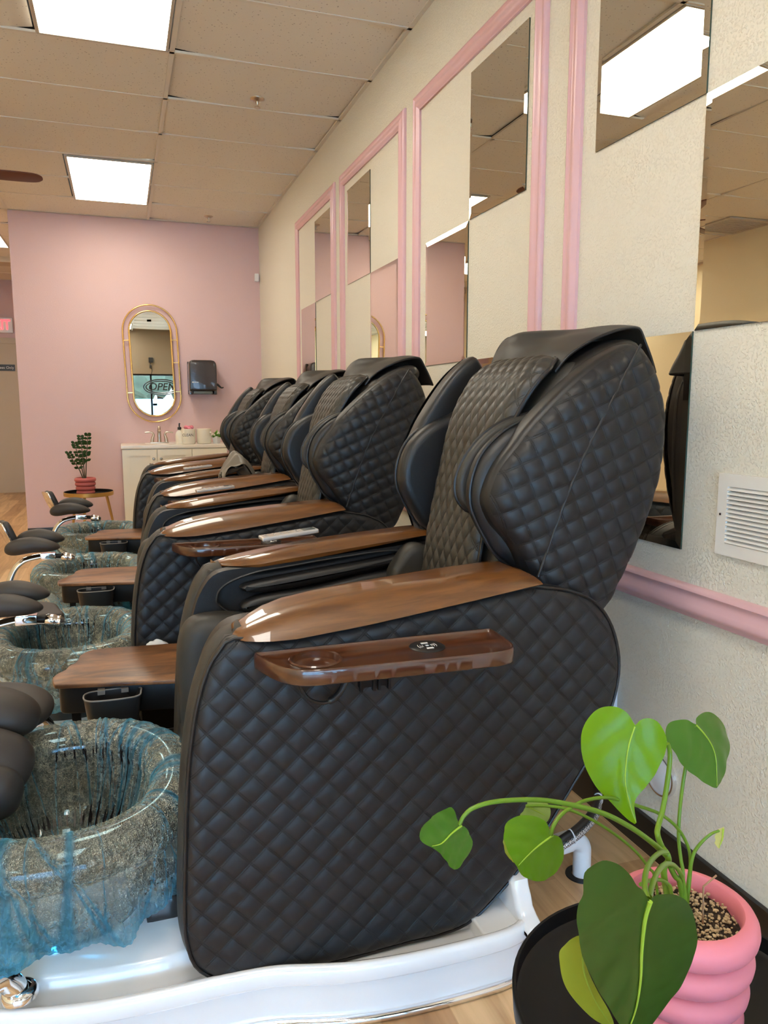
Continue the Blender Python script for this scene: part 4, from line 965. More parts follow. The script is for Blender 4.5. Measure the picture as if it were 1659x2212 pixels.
BCX, BA, BB, TRad, ZR = -0.165, 0.245, 0.285, 0.053, 0.372
def oval(phi, a, b):
    return BCX+a*math.copysign(abs(math.cos(phi))**0.9, math.cos(phi)), YC+b*math.copysign(abs(math.sin(phi))**0.9, math.sin(phi))
# cross-section: (radial offset from rim centre line, height, share pulled to the foot print)
def section(grow=0.0):
    pts = [(-0.19, 0.165, 1), (-0.150, 0.170, 1), (-0.115, 0.195, 1), (-0.085, 0.245, 1), (-0.065, 0.300, 1), (-0.055, 0.345, 0)]
    for k in range(11):
        a = PI-(PI*1.25)*k/10; pts.append(((TRad)*math.cos(a), ZR+TRad*math.sin(a), 0))
    pts += [(0.010, 0.300, 0.2), (-0.030, 0.245, 0.6), (-0.060, 0.190, 0.8), (-0.070, 0.146, 1)]
    return pts
def build_basin():
    t = thing('foot_basin', (BCX, YC, 0.14), 'basin', 'basin', 'black foot basins in front of the chairs')
    S = section(); ns = len(S); seg = 96; V = []; F = []
    for k in range(seg):
        ph = 2*PI*k/seg
        for d, z, s in S:
            x, y = oval(ph, BA+d, BB+d); V.append((x, y, z))
    for k in range(seg):
        for i in range(ns-1):
            F.append((k*ns+i, ((k+1) % seg)*ns+i, ((k+1) % seg)*ns+i+1, k*ns+i+1))
    F.append(tuple(k*ns for k in range(seg)))
    me = mesh(V, F, ang=60); bm = bmesh.new(); bm.from_mesh(me); bmesh.ops.recalc_face_normals(bm, faces=bm.faces); bm.to_mesh(me); bm.free()
    link('bowl', me, 'bowl', t)
    link('drain', lathe([(0, 0.004), (0.025, 0.003), (0.03, 0.0)], 24, (BCX, YC, 0.166)), 'chrome', t)
    bm = bmesh.new(); box(bm, 0.00, 0.075, 1.60, 1.70, 0.14, 0.235, bev=0.015); bmo('foot_block', bm, 'bowl', t)
    return t
basin0 = build_basin()
def liner(i, dx, dy, label, seed, seg=560):
    rnd = random.Random(seed); base = (BCX+dx, YC+dy, 0.16)
    folds = [(rnd.uniform(0, 2*PI), rnd.uniform(0.025, 0.075), rnd.uniform(0.5, 1.0), rnd.uniform(-0.35, 0.35)) for _ in range(17)]
    folds += [(rnd.uniform(0, 2*PI), rnd.uniform(0.008, 0.018), rnd.uniform(0.5, 0.9), rnd.uniform(-0.6, 0.6)) for _ in range(50)]
    if i == 0:
        folds += [(-PI*0.60, 0.07, 1.0, 0.2), (-PI*0.62, 0.03, 0.9, 0.5), (PI*0.26, 0.08, 0.9, 0.1), (PI*0.32, 0.05, 1.0, 0.3), (PI*0.40, 0.03, 0.9, 0.4), (PI*0.5, 0.02, 0.9, 0.4), (PI*0.18, 0.10, 0.7, 0.2)]
    S = [(-0.185, 0.172), (-0.160, 0.174), (-0.135, 0.185), (-0.112, 0.205), (-0.098, 0.230), (-0.087, 0.260), (-0.076, 0.290), (-0.068, 0.318), (-0.062, 0.345)]
    for k in range(14):
        a = PI-(PI*1.12)*k/13; S.append(((TRad+0.004)*math.cos(a), ZR+(TRad+0.004)*math.sin(a)))
    S += [(0.056, 0.335), (0.060, 0.318), (0.062, 0.302), (0.064, 0.286), (0.064, 0.272), (0.062, 0.258)]
    # denser sections
    S2 = [tuple(p) for p in crom([(a, b, 0) for a, b in S], 3)]; ns = len(S2); V = []; F = []; att = []
    p1, p2, p3 = rnd.uniform(0, 6), rnd.uniform(0, 6), rnd.uniform(0, 6)
    for k in range(seg):
        ph = 2*PI*k/seg
        hem = 0.5+0.28*math.sin(3*ph+p1)+0.18*math.sin(7*ph+p2)+0.12*math.sin(13*ph+p3)
        for q in range(ns):
            u = q/(ns-1); d, z = S2[q][0], S2[q][1]
            f = 0
            for c, w_, a_, sk in folds:
                cc_ = c+sk*(u-0.55)*1.6
                dd = math.atan2(math.sin(ph-cc_), math.cos(ph-cc_)); f = max(f, a_*math.exp(-(dd/w_)**2*2))
            inner = max(0, 0.45-u)/0.45; outer = max(0, u-0.80)/0.20
            ruff = 0.0035*math.sin(ph*61+5*math.sin(ph*3)+u*4)*inner**0.5+0.002*math.sin(ph*143+u*9)
            d += 0.004*f+ruff+0.012*outer*math.sin(11*ph+p2)+0.010*outer*math.sin(23*ph+p3)+outer*0.012
            z += 0.004*f*(1-abs(2*u-1))-outer*(0.040*hem)-0.0*inner
            lift = 0.0025
            x, y = oval(ph, BA+d-(0.004 if u < 0.3 else 0)*-1, BB+d+lift)
            V.append((x+dx, y+dy, z+lift)); att.append(min(1, f+outer*0.85))
    for k in range(seg):
        for q in range(ns-1): F.append((k*ns+q, ((k+1) % seg)*ns+q, ((k+1) % seg)*ns+q+1, k*ns+q+1))
    F.append(tuple(k*ns for k in range(seg)))
    me = mesh(V, F, ang=180); a = me.attributes.new('fold', 'FLOAT', 'POINT'); a.data.foreach_set('value', np.array(att, dtype=np.float32))
    o = link('basin_liner', me, 'film'); tag(o, label, 'liner', 'blue plastic liners over the basins')
    return o
BSL = ['black glass foot basin at the lower left, in front of the nearest chair', 'black foot basin in front of the second chair, under crinkled film',
       'black foot basin in front of the third chair', 'black foot basin in front of the farthest chair']
LNL = ['crumpled clear-blue plastic liner over the nearest basin, hanging down at the lower left', 'clear-blue plastic liner over the second basin, left of the nearest wood-topped cart',
       'clear-blue plastic liner over the third basin with one dark blue gather', 'clear-blue plastic liner over the farthest basin, in front of the gold-legged table']
BOFF = [(0, 0), (-0.06, 1.25), (-0.02, 2.50), (-0.02, 3.78)]
for i, (dx, dy) in enumerate(BOFF):
    if i: c = dup(basin0); c.location = basin0.location+Vector((dx, dy, 0)); c['label'] = BSL[i]
    else: basin0['label'] = BSL[0]
    liner(i, dx, dy, LNL[i], 11+i, 560 if i < 2 else 300)
# small blue LED under the near side of the first basin (chromotherapy lamp of the tub)
bm = bmesh.new(); box(bm, -0.186, -0.176, 1.570, 1.580, 0.148, 0.156, bev=0.002)
led = bmo('basin_light', bm, mat_emit('blue_led', (0.05, 0.55, 1.0), 6.0)); tag(led, 'small blue light under the rim of the nearest basin', 'light')
sl = bpy.data.lights.new('basin_led_beam', 'SPOT'); sl.energy = 3.0; sl.color = (0.03, 0.5, 1.0); sl.spot_size = 0.26; sl.spot_blend = 0.8; sl.shadow_soft_size = 0.004
so = bpy.data.objects.new('basin_led_beam', sl); col.objects.link(so); so.location = (-0.178, 1.566, 0.158)
so.rotation_euler = (Vector((-0.02, 1.490, 0.1465))-Vector(so.location)).to_track_quat('-Z', 'Y').to_euler()

# ================================================================ FOOTRESTS
def pad(cx, cy, cz, lx, ly, h, pts=None):
    """bulged cushion, length lx, width ly, centred on the origin before placing"""
    V = []; F = []; nu, nv = 24, 14
    for i in range(nu+1):
        for j in range(nv+1):
            pass
    return None
def footrest(y, pads_up, dx, label, low=0.0, flip=False):
    """chrome swan-neck arm at the foot end of the basin carrying a twin-lobed pad and a flat paddle"""
    bx = -0.53+dx
    t = thing('footrest', (bx, y, 0.12), label, 'footrest', 'footrests on chrome arms beside the basins')
    z0 = 0.555-low
    arm = crom([(bx+0.13, y+0.05, 0.13), (bx+0.04, y+0.02, 0.25), (bx-0.01, y, 0.36), (bx+0.01, y, 0.45), (bx+0.06, y, 0.505-low), (bx+0.14, y, 0.525-low), (bx+0.20, y, 0.528-low)], 8)
    link('chrome_arm', tube(arm, lambda s: 0.030-0.012*s, 16, ry=0.55), 'chrome', t)
    bm = bmesh.new(); box(bm, bx+0.14, bx+0.21, y-0.026, y+0.026, 0.508-low, 0.540-low, bev=0.006); bmo('clamp', bm, 'chrome', t)
    link('handle', tube([(bx+0.20, y-0.005, 0.522-low), (bx+0.235, y-0.005, 0.520-low)], 0.012, 16), 'black_metal', t)
    link('shower_head', xform(lathe([(0, 0.0), (0.018, 0.0), (0.022, 0.006), (0.022, 0.030), (0.018, 0.040), (0.021, 0.048), (0.012, 0.062), (0, 0.064)], 24), T3(bx+0.235, y-0.005, 0.518-low)@R3(0, PI/2+0.2, 0)), 'chrome', t)
    # twin-lobed pad
    bm = bmesh.new()
    for s in (-1, 1):
        q = bmesh.ops.create_uvsphere(bm, u_segments=32, v_segments=16, radius=1.0)
        for v in q['verts']:
            c = v.co.copy(); sx = math.copysign(abs(c.x)**0.72, c.x); sy = math.copysign(abs(c.y)**0.85, c.y)
            v.co = Vector((bx+0.125+sx*(0.125 if s < 0 else 0.112)+s*0.014, y+s*0.048+sy*0.056, z0+0.030+0.042*c.z*(0.9+0.3*c.x*-1)+0.018*(1-abs(c.x))+0.012*s))
    me_o = bmo('pad', bm, 'fabric_dark', t)
    # paddle: upright or lying flat
    pts = [(-0.055, -0.070), (0.055, -0.070), (0.062, 0.0), (0.050, 0.072), (-0.050, 0.072), (-0.062, 0.0)]
    me = slab(pts, -0.016, 0.016, 0.012, 0.012, 0.01, 4, 'z'); me2 = slab([(a*1.06, b*1.06) for a, b in pts], -0.022, -0.014, 0.002, 0.002, 0.01, 2, 'z')
    if pads_up: mt = T3(bx-0.005, y+0.055, 0.640-low)@R3(0, 0, 0.35)@R3(0, math.radians(68), 0)
    else: mt = T3(bx+0.17, y+0.26, 0.485-low)@R3(0, 0.16, 0.2)@Matrix.Diagonal((1.5, 1.5, 1, 1))
    link('paddle', xform(me, mt), 'fabric_dark', t); link('paddle_back', xform(me2, mt), 'chrome', t)
    return t
footrest(4.05, True, -0.02, 'third footrest from the front, its paddle standing upright')
footrest(5.42, True, 0.07, 'farthest and smallest footrest, upright paddle near the gold-legged table')
footrest(2.84, False, 0.01, 'footrest beside the second basin at the left edge, its paddle lying flat')
t = thing('footrest', (-0.42, 1.86, 0.12), 'nearest footrest at the left edge with drooping twin-lobed black pads', 'footrest', 'footrests on chrome arms beside the basins')
link('chrome_arm', tube(crom([(-0.42, 1.92, 0.12), (-0.50, 1.92, 0.25), (-0.50, 1.92, 0.42), (-0.42, 1.92, 0.50), (-0.33, 1.92, 0.51)], 8), 0.024, 16), 'chrome', t)
def lobe(bm, c, e, rot, pw=0.8):
    q = bmesh.ops.create_uvsphere(bm, u_segments=36, v_segments=18, radius=1.0)
    for v in q['verts']:
        k = v.co.copy(); v.co = Vector((math.copysign(abs(k.x)**pw, k.x)*e[0], math.copysign(abs(k.y)**pw, k.y)*e[1], math.copysign(abs(k.z)**0.9, k.z)*e[2])); v.co = rot@v.co+Vector(c)
bm = bmesh.new()
ra = Euler((0, 0.35, 0.0)).to_matrix()
lobe(bm, (-0.318, 1.93, 0.545), (0.105, 0.080, 0.050), ra); lobe(bm, (-0.305, 1.80, 0.475), (0.085, 0.075, 0.055), Euler((0.5, 0.45, 0)).to_matrix()); lobe(bm, (-0.315, 1.745, 0.430), (0.075, 0.055, 0.070), Euler((0.7, 0.2, 0)).to_matrix())
bmo('pad', bm, 'fabric_dark', t)
bm = bmesh.new(); lobe(bm, (-0.335, 2.13, 0.478), (0.130, 0.120, 0.040), Euler((0.1, 0.12, 0)).to_matrix(), 0.9); bmo('paddle', bm, 'fabric_dark', t)

# ================================================================ CARTS
def cart(x0, y0, dx, dy, label, gi):
    """rolling tray with a brown wood-look top, black body and hooked-on bin"""
    t = thing('side_cart', (0.02+dx, 2.42+dy, 0), label, 'cart', 'wood-topped side carts between the chairs')
    K = 1.075
    def p(a): return [(x*K+dx, y*K+dy) for x, y in a]
    top = p([(-0.212, 2.205), (-0.205, 2.150), (-0.180, 2.137), (0.0, 2.100), (0.28, 2.045), (0.34, 2.05), (0.36, 2.10), (0.36, 2.36), (0.33, 2.40), (0.13, 2.415), (-0.07, 2.432), (-0.125, 2.424), (-0.150, 2.385), (-0.153, 2.350), (-0.160, 2.318), (-0.176, 2.295), (-0.184, 2.262), (-0.200, 2.240)])
    link('top', slab(top, 0.449, 0.462, 0.003, 0.003, 0.01, 3, 'z', smoothspan=3), 'rustic', t)
    body = p([(-0.195, 2.20), (-0.190, 2.160), (-0.165, 2.148), (0.0, 2.112), (0.27, 2.060), (0.32, 2.065), (0.34, 2.11), (0.34, 2.35), (0.31, 2.385), (-0.07, 2.41), (-0.12, 2.40), (-0.165, 2.28)])
    link('body', slab(body, 0.366, 0.448, 0.006, 0.004, 0.012, 3, 'z', smoothspan=3), 'black_metal', t)
    for x, y in ((-0.155, 2.175), (-0.105, 2.180), (0.28, 2.10), (-0.10, 2.37), (0.28, 2.33)):
        boxo('leg', (x*K+dx-0.012, x*K+dx+0.012, y*K+dy-0.012, y*K+dy+0.012, 0.0, 0.37), 'black_metal', t)
    boxo('lower_shelf', (-0.17+dx, 0.31+dx, 2.28+dy, 2.54+dy, 0.17, 0.185), 'black_metal', t, bev=0.003)
    # hooked-on bin
    b = thing('waste_bin', (-0.059+dx, 2.232+dy, 0.32), ["black bin hooked to the front of the nearest wood-topped cart", "black bin hooked to the second cart, chrome strip beside it", "black bin hooked to the farthest cart"][gi], 'bin', 'bins hooked to the carts')
    V = []; F = []; prof = [(-0.055, 0.035), (0.06, 0.035), (0.072, 0.0), (0.055, -0.04), (-0.05, -0.04), (-0.075, -0.005)]
    P = resample(crom([(a, c, 0) for a, c in prof], 5, True), 0.008); n = len(P)
    for s, z in ((1.0, 0.437), (0.95, 0.437), (0.72, 0.30), (0.0, 0.30)):
        for q in P: V.append((-0.059+dx+q[0]*1.07*s, 2.237+dy+q[1]*1.07*s, z))
    for q in P: V.append((-0.059+dx+q[0]*1.07*0.76, 2.237+dy+q[1]*1.07*0.76, 0.292))
    for k in range(3):
        for i in range(n): F.append((k*n+i, k*n+(i+1) % n, (k+1)*n+(i+1) % n, (k+1)*n+i))
    for i in range(n): F.append((i, 4*n+i, 4*n+(i+1) % n, (i+1) % n))
    F.append(tuple(4*n+i for i in range(n)))
    o = link('bin_body', mesh(V, F), 'black_plastic', b)
    link('lip', tube([(-0.059+dx+q[0]*1.07*0.99, 2.237+dy+q[1]*1.07*0.99, 0.439) for q in P], 0.0025, 6, closed=True), M.setdefault('lip', mat('grey_plastic_lip', (0.16, 0.15, 0.14), 0.4)), b)
    for x in (-0.102, -0.037):
        boxo('hook', (x+dx, x+dx+0.02, 2.262+dy, 2.298+dy, 0.431, 0.443), M['lip'], b)
cart(0, 0, 0, 0, 'nearest cart with brown wood-look top and black body, left of the chairs', 0)
cart(0, 0, -0.085, 1.36, 'second cart with reddish-brown top, behind the second basin', 1)
cart(0, 0, -0.02, 2.60, 'farthest cart, small pinkish-brown top between the third and fourth basins', 2)
# white crumpled cap behind the nearest cart
bm = bmesh.new(); q = bmesh.ops.create_icosphere(bm, subdivisions=4, radius=1.0)
for v in q['verts']:
    k = v.co; k *= 1+0.05*math.sin(k.x*7+k.y*5)+0.03*math.sin(k.z*15+k.x*9); v.co = Vector((0.080+k.x*0.040, 2.665+k.y*0.018+0.005, 0.425+k.z*0.033))
o = bmo('towel_roll', bm, 'white_plastic'); tag(o, 'rounded white towel peeking out behind the nearest cart', 'towel')
link_o = boxo('towel_shelf', (0.02, 0.14, 2.648, 2.688, 0.14, 0.393), 'black_metal'); tag(link_o, 'dark stand under the white towel behind the nearest cart', 'stand')
# grey leather cover on the third chair
V = []; F = []; nu, nv = 30, 24
for i in range(nu+1):
    for j in range(nv+1):
        s = i/nu; v_ = j/nv; x = 0.50+0.26*s; y = 4.12+0.24*v_
        z = 0.80+0.20*math.sin(PI*min(1, s*1.1+0.12))**0.8*(0.75+0.25*math.sin(PI*v_))+0.012*math.sin(s*17+v_*6)+0.008*math.sin(v_*21+s*9)
        V.append((x, y, z))
for i in range(nu+1):
    for j in range(nv+1): a = V[i*(nv+1)+j]; V.append((a[0], a[1], a[2]-0.012-0.10*math.sin(PI*i/nu)*math.sin(PI*j/nv)))
n = (nu+1)*(nv+1)
for i in range(nu):
    for j in range(nv):
        a = i*(nv+1)+j; F.append((a, a+nv+1, a+nv+2, a+1)); F.append((n+a, n+a+1, n+a+nv+2, n+a+nv+1))
me = mesh(V, F, ang=180); o = link('chair_cover', me, M.setdefault('cover', mat('soft_grey_leather', (0.15, 0.13, 0.105), 0.42, nscale=8))); tag(o, 'crumpled grey leather cover lying on the third chair', 'cover')

# ================================================================ VANITY AND FAR WALL THINGS
vy = 7.36; VX0, VX1 = -0.022, 0.945
t = thing('sink_cabinet', ((VX0+VX1)/2, 7.6, 0), 'cream bathroom-style cabinet with shaker doors against the pink wall', 'cabinet')
boxo('body', (VX0+0.01, VX1-0.01, vy+0.022, FY-0.015, 0.0, 0.868), 'cabinet', t)
bm = bmesh.new(); box(bm, VX0, VX1, vy-0.005, FY-0.001, 0.868, 0.900, bev=0.006); bmo('countertop', bm, 'counter', t)
link('sink', lathe([(0.0, 0.003), (0.10, 0.0035), (0.16, 0.006), (0.185, 0.010), (0.19, 0.004)], 48, (0.40, 7.62, 0.8985), sx=1.1, sy=0.95), 'counter', t)
for k, (a, b, kx_) in enumerate(((VX0+0.012, 0.292, 0.262), (0.298, 0.606, 0.330), (0.612, 0.933, 0.90))):
    bm = bmesh.new(); box(bm, a, b, vy+0.012, vy+0.022, 0.10, 0.860)
    framebox(bm, a, b, 0.10, 0.860, 0.058, lambda p, q, r, s_: (p, q, vy, vy+0.0118, r, s_))
    dr = bmo('door', bm, 'cabinet', t, smooth=False)
    kb = link('knob', xform(lathe([(0, 0.024), (0.010, 0.023), (0.014, 0.016), (0.010, 0.010), (0.005, 0.006), (0.006, 0.0)], 20), T3(kx_, vy, 0.775)@R3(PI/2, 0, 0)), 'nickel'); kb.parent = dr
    kb.matrix_parent_inverse = Matrix.Identity(4)
bx_, by_ = 0.330, 7.60
t = thing('faucet', (bx_, by_, 0.902), 'brushed nickel faucet with two lever handles on the cream cabinet', 'faucet')
boxo('deck_plate', (bx_-0.085, bx_+0.085, by_-0.025, by_+0.025, 0.900, 0.918), 'nickel', t, bev=0.006)
link('spout', tube(crom([(bx_, by_, 0.91), (bx_, by_, 1.00), (bx_, by_-0.012, 1.045), (bx_, by_-0.045, 1.055), (bx_, by_-0.085, 1.03)], 8), lambda s: 0.019-0.008*s, 16), 'nickel', t)
for s in (-1, 1):
    h = link('handle', tube(crom([(bx_+s*0.065, by_, 0.91), (bx_+s*0.062, by_, 0.95), (bx_+s*0.052, by_, 0.985), (bx_+s*0.066, by_, 1.008), (bx_+s*0.105, by_, 1.010), (bx_+s*0.13, by_, 1.006)], 8), lambda q: 0.020-0.013*min(1, q*1.6), 14), 'nickel', t)
t = thing('soap_bottle', (0.512, 7.50, 0.900), 'white soap bottle with a black pump beside the faucet', 'bottle')
link('bottle', lathe([(0, 0), (0.036, 0), (0.039, 0.01), (0.039, 0.085), (0.030, 0.115), (0.016, 0.128), (0.014, 0.138), (0, 0.138)], 32, (0.512, 7.50, 0.900)), 'ceramic', t)
link('pump', tube(crom([(0.512, 7.50, 1.035), (0.512, 7.50, 1.085), (0.512, 7.495, 1.092), (0.512, 7.465, 1.092)], 6), 0.007, 12), 'black_plastic', t)
link('cap', lathe([(0.018, 0.134), (0.018, 0.158), (0.008, 0.164), (0, 0.164)], 24, (0.512, 7.50, 0.900)), 'black_plastic', t)
def canister(x, txt, label, puff):
    t = thing('canister', (x, 7.50, 0.900), label, 'canister', 'cream canisters on the sink counter')
    link('jar', lathe([(0, 0.002), (0.060, 0.002), (0.067, 0.010), (0.069, 0.140), (0.065, 0.143), (0.062, 0.138), (0.060, 0.02), (0, 0.018)], 40, (x, 7.50, 0.900)), 'ceramic', t)
    if txt:
        me = text_mesh(txt, 0.036, 0.0004, False, 0.1)
        for v in me.vertices: a = v.co.x/0.0695; v.co = Vector((0.0697*math.sin(a), v.co.y, 0)) if False else Vector((math.sin(a)*0.0697, v.co.y, math.cos(a)*0.0697+v.co.z))
        link('lettering', xform(me, T3(x, 7.50, 0.985)@R3(PI/2, 0, -0.08)), 'black_plastic', t)
    return t
canister(0.590, 'CLEAN.', 'cream canister lettered CLEAN. with a pink puff on top', True)
canister(0.737, None, 'plain cream canister between the lettered one and the small plant', False)
bm = bmesh.new(); rr = random.Random(5)
for k in range(9):
    q = bmesh.ops.create_icosphere(bm, subdivisions=2, radius=0.020); c = Vector((0.60+rr.uniform(-0.03, 0.03), 7.50+rr.uniform(-0.03, 0.03), 1.040+rr.uniform(-0.004, 0.018)))
    for v in q['verts']: v.co += c
o = bmo('powder_puff', bm, mat('pink_puff', (0.8, 0.25, 0.32), 0.9)); tag(o, 'pink puff sticking out of the CLEAN. canister', 'puff')
# little flowering plant
t = thing('potted_plant', (0.856, 7.50, 0.900), 'small green plant with cream flowers in a white square pot on the sink counter', 'plant')
link('pot', lathe([(0, 0), (0.030, 0), (0.045, 0.072), (0.041, 0.072), (0.030, 0.06), (0, 0.06)], 4, (0.856, 7.50, 0.900)), 'white_plastic', t)
GL = mat_leaf('bright_leaf', (0.14, 0.34, 0.05), (0.26, 0.50, 0.08), 0.2)
bm = bmesh.new(); rr = random.Random(9)
for k in range(60):
    a = rr.uniform(0, 2*PI); el = rr.uniform(0.1, 1.4); L_ = rr.uniform(0.04, 0.085); d = Vector((math.cos(a)*math.cos(el), math.sin(a)*math.cos(el), math.sin(el))); s = d.cross(Vector((0, 0, 1))).normalized()*0.010
    c = Vector((0.856, 7.50, 0.965)); p = [c, c+d*L_*0.55+s, c+d*L_-Vector((0, 0, 0.012)), c+d*L_*0.55-s]; bm.faces.new([bm.verts.new(x) for x in p])
bmo('foliage', bm, GL, t, smooth=False)
bm = bmesh.new()
for k in range(8):
    q = bmesh.ops.create_icosphere(bm, subdivisions=2, radius=0.010); c = Vector((0.856+rr.uniform(-0.07, 0.06), 7.47+rr.uniform(-0.03, 0.02), 0.985+rr.uniform(-0.02, 0.05)))
    for v in q['verts']: v.co += c
bmo('flowers', bm, 'ceramic', t)
# oval gold mirror
mcx, mcz, tilt = 0.302, 1.662, -0.030
t = thing('oval_mirror', (mcx, FY, mcz), 'tall oval mirror with a double gold frame on the pink wall', 'mirror')
def stadium(w_, h_, n=24):
    r = w_/2; s = h_/2-r; P = []
    for k in range(n+1): a = PI*k/n; P.append((r*math.cos(a), s+r*math.sin(a)))
    for k in range(n+1): a = PI+PI*k/n; P.append((r*math.cos(a), -s+r*math.sin(a)))
    return P
MT = T3(mcx, FY, mcz)@R3(0, tilt, 0)
st = stadium(0.500, 1.115); link('outer_frame', xform(tube([(a, -0.030, b) for a, b in st], 0.0075, 10, closed=True), MT), 'gold', t)
st = stadium(0.385, 1.000); link('inner_frame', xform(tube([(a, -0.030, b) for a, b in st], 0.009, 10, closed=True), MT), 'gold', t)
st = stadium(0.375, 0.990)
n = len(st); V = [(a, -0.030, b) for a, b in st]+[(a, -0.012, b) for a, b in st]
me = mesh(V, [tuple(range(n)), tuple(range(n, 2*n))[::-1]]+[(i, i+n, (i+1) % n+n, (i+1) % n) for i in range(n)], smooth=False)
bm = bmesh.new(); bm.from_mesh(me); bmesh.ops.recalc_face_normals(bm, faces=bm.faces); bm.to_mesh(me); bm.free(); link('glass', xform(me, MT), 'mirror', t)
bm = bmesh.new()
for z in (0.225, -0.27):
    for s in (-1, 1): box(bm, min(s*0.19, s*0.25), max(s*0.19, s*0.25), -0.034, -0.026, z-0.004, z+0.004)
box(bm, 0.19, 0.25, -0.034, -0.026, 0.005, 0.013)
for z in (0.4, -0.4): box(bm, -0.02, 0.02, -0.03, 0.0, z, z+0.02)
me = bpy.data.meshes.new('b'); bm.to_mesh(me); bm.free(); link('struts', xform(me, MT), 'gold', t)
# paper towel dispenser
t = thing('towel_dispenser', (0.76, FY, 1.53), 'smoky black paper towel dispenser with a side lever on the pink wall', 'dispenser')
link('cover', slab([(0.634, 1.408), (0.634, 1.66), (0.640, 1.682), (0.655, 1.694), (0.68, 1.698), (0.845, 1.698), (0.872, 1.692), (0.888, 1.675), (0.895, 1.65), (0.895, 1.408)], 7.66, 7.845, 0.012, 0.006, 0.01, 4, 'y', curve=False), 'smoke', t)
boxo('back_plate', (0.632, 0.897, 7.845, FY, 1.372, 1.690), 'smoke', t, bev=0.005)
for x in (0.636, 0.868): boxo('side_bracket', (x, x+0.025, 7.67, 7.845, 1.368, 1.406), 'smoke', t, bev=0.003)
link('lever', tube(crom([(0.885, 7.74, 1.462), (0.905, 7.74, 1.468), (0.925, 7.74, 1.452), (0.945, 7.735, 1.436), (0.965, 7.73, 1.440)], 6), lambda s: 0.014-0.008*s, 12), 'black_plastic', t)
boxo('towel_slot', (0.672, 0.855, 7.70, 7.83, 1.375, 1.402), M.setdefault('slot', mat('pale_green_plastic', (0.20, 0.24, 0.22), 0.3)), t, bev=0.008)
bm = bmesh.new(); q = bmesh.ops.create_icosphere(bm, subdivisions=2, radius=0.007)
for v in q['verts']: v.co = Vector((0.665+v.co.x*1.3, 7.658+v.co.y*0.15, 1.485+v.co.z))
for k in range(5): box(bm, 0.678+0.0085*k, 0.684+0.0085*k, 7.6585, 7.6600, 1.482, 1.489)
bmo('logo', bm, 'white_paint', t)

# ================================================================ ROUND TABLES AND POTTED PLANTS
def round_table(cx, cy, zt, R_, label, gold=True, lh=0.03, angs=(0.5, 2.6, 4.7)):
    t = thing('round_table', (cx, cy, 0), label, 'table')
    link('tray_top', lathe([(0, zt-lh), (R_-0.010, zt-lh), (R_-0.004, zt-lh+0.004), (R_-0.003, zt), (R_, zt+0.001), (R_+0.002, zt-0.002), (R_, zt-lh-0.006), (R_-0.01, zt-lh-0.010), (0, zt-lh-0.010)], 72, (cx, cy, 0)), 'black_metal', t)
    if gold: link('rim_band', lathe([(R_+0.0015, zt-0.001), (R_+0.0035, zt-0.002), (R_+0.0035, zt-lh-0.006), (R_+0.001, zt-lh-0.008)], 72, (cx, cy, 0)), M.setdefault('goldpaint', mat('matte_gold_paint', (0.52, 0.30, 0.085), 0.35, metal=0.6)), t)
    for a in angs:
        link('leg', tube([(cx+math.cos(a)*R_*0.72, cy+math.sin(a)*R_*0.72, zt-lh-0.008), (cx+math.cos(a)*R_*1.12, cy+math.sin(a)*R_*1.12, 0.0)], lambda s: 0.013-0.004*s, 14), M['goldpaint'] if gold else 'black_metal', t)
    return t
def ring_pot(cx, cy, z, R_, H, label, m, n=4, thick=0.012):
    t = thing('ring_pot', (cx, cy, z), label, 'pot')
    prof = [(0, 0), (R_*0.62, 0)]
    hh = H/n
    # stacked rounded rings
    pr = []
    for k in range(n):
        rk = R_*(0.80+0.20*((k+1)/n)**0.8)
        for i in range(9):
            a = -PI/2+PI*i/8; pr.append((rk-hh*0.42+hh*0.42*math.cos(a)*1.0, hh*(k+0.5)+hh*0.5*math.sin(a)*0.985))
    prof += pr; ri = R_-hh*0.42-0.001
    prof += [(ri-0.001, H-0.0005), (ri-0.003, H-0.003), (ri-0.004, H-0.02), (ri-0.005, H*0.5), (0, H*0.5)]
    link('pot', lathe(prof, 72, (cx, cy, z)), m, t)
    bm = bmesh.new(); q = bmesh.ops.create_circle(bm, cap_ends=True, segments=60, radius=ri-0.010); bmesh.ops.subdivide_edges(bm, edges=bm.edges[:], cuts=1)
    bm.free()
    V = [(cx, cy, z+H-0.020)]; F = []; nr, na = 10, 40; rr = random.Random(2)
    for i in range(1, nr+1):
        for j in range(na): a = 2*PI*j/na; r_ = (ri-0.0035)*i/nr; V.append((cx+r_*math.cos(a), cy+r_*math.sin(a), z+H-0.022+rr.uniform(-0.003, 0.003)-0.004*(i/nr)**4))
    for j in range(na): F.append((0, 1+j, 1+(j+1) % na))
    for i in range(nr-1):
        for j in range(na): a = 1+i*na+j; b = 1+i*na+(j+1) % na; F.append((a, a+na, b+na, b))
    link('soil', mesh(V, F, ang=180), 'soil', t)
    return t, ri-0.006, z+H-0.020
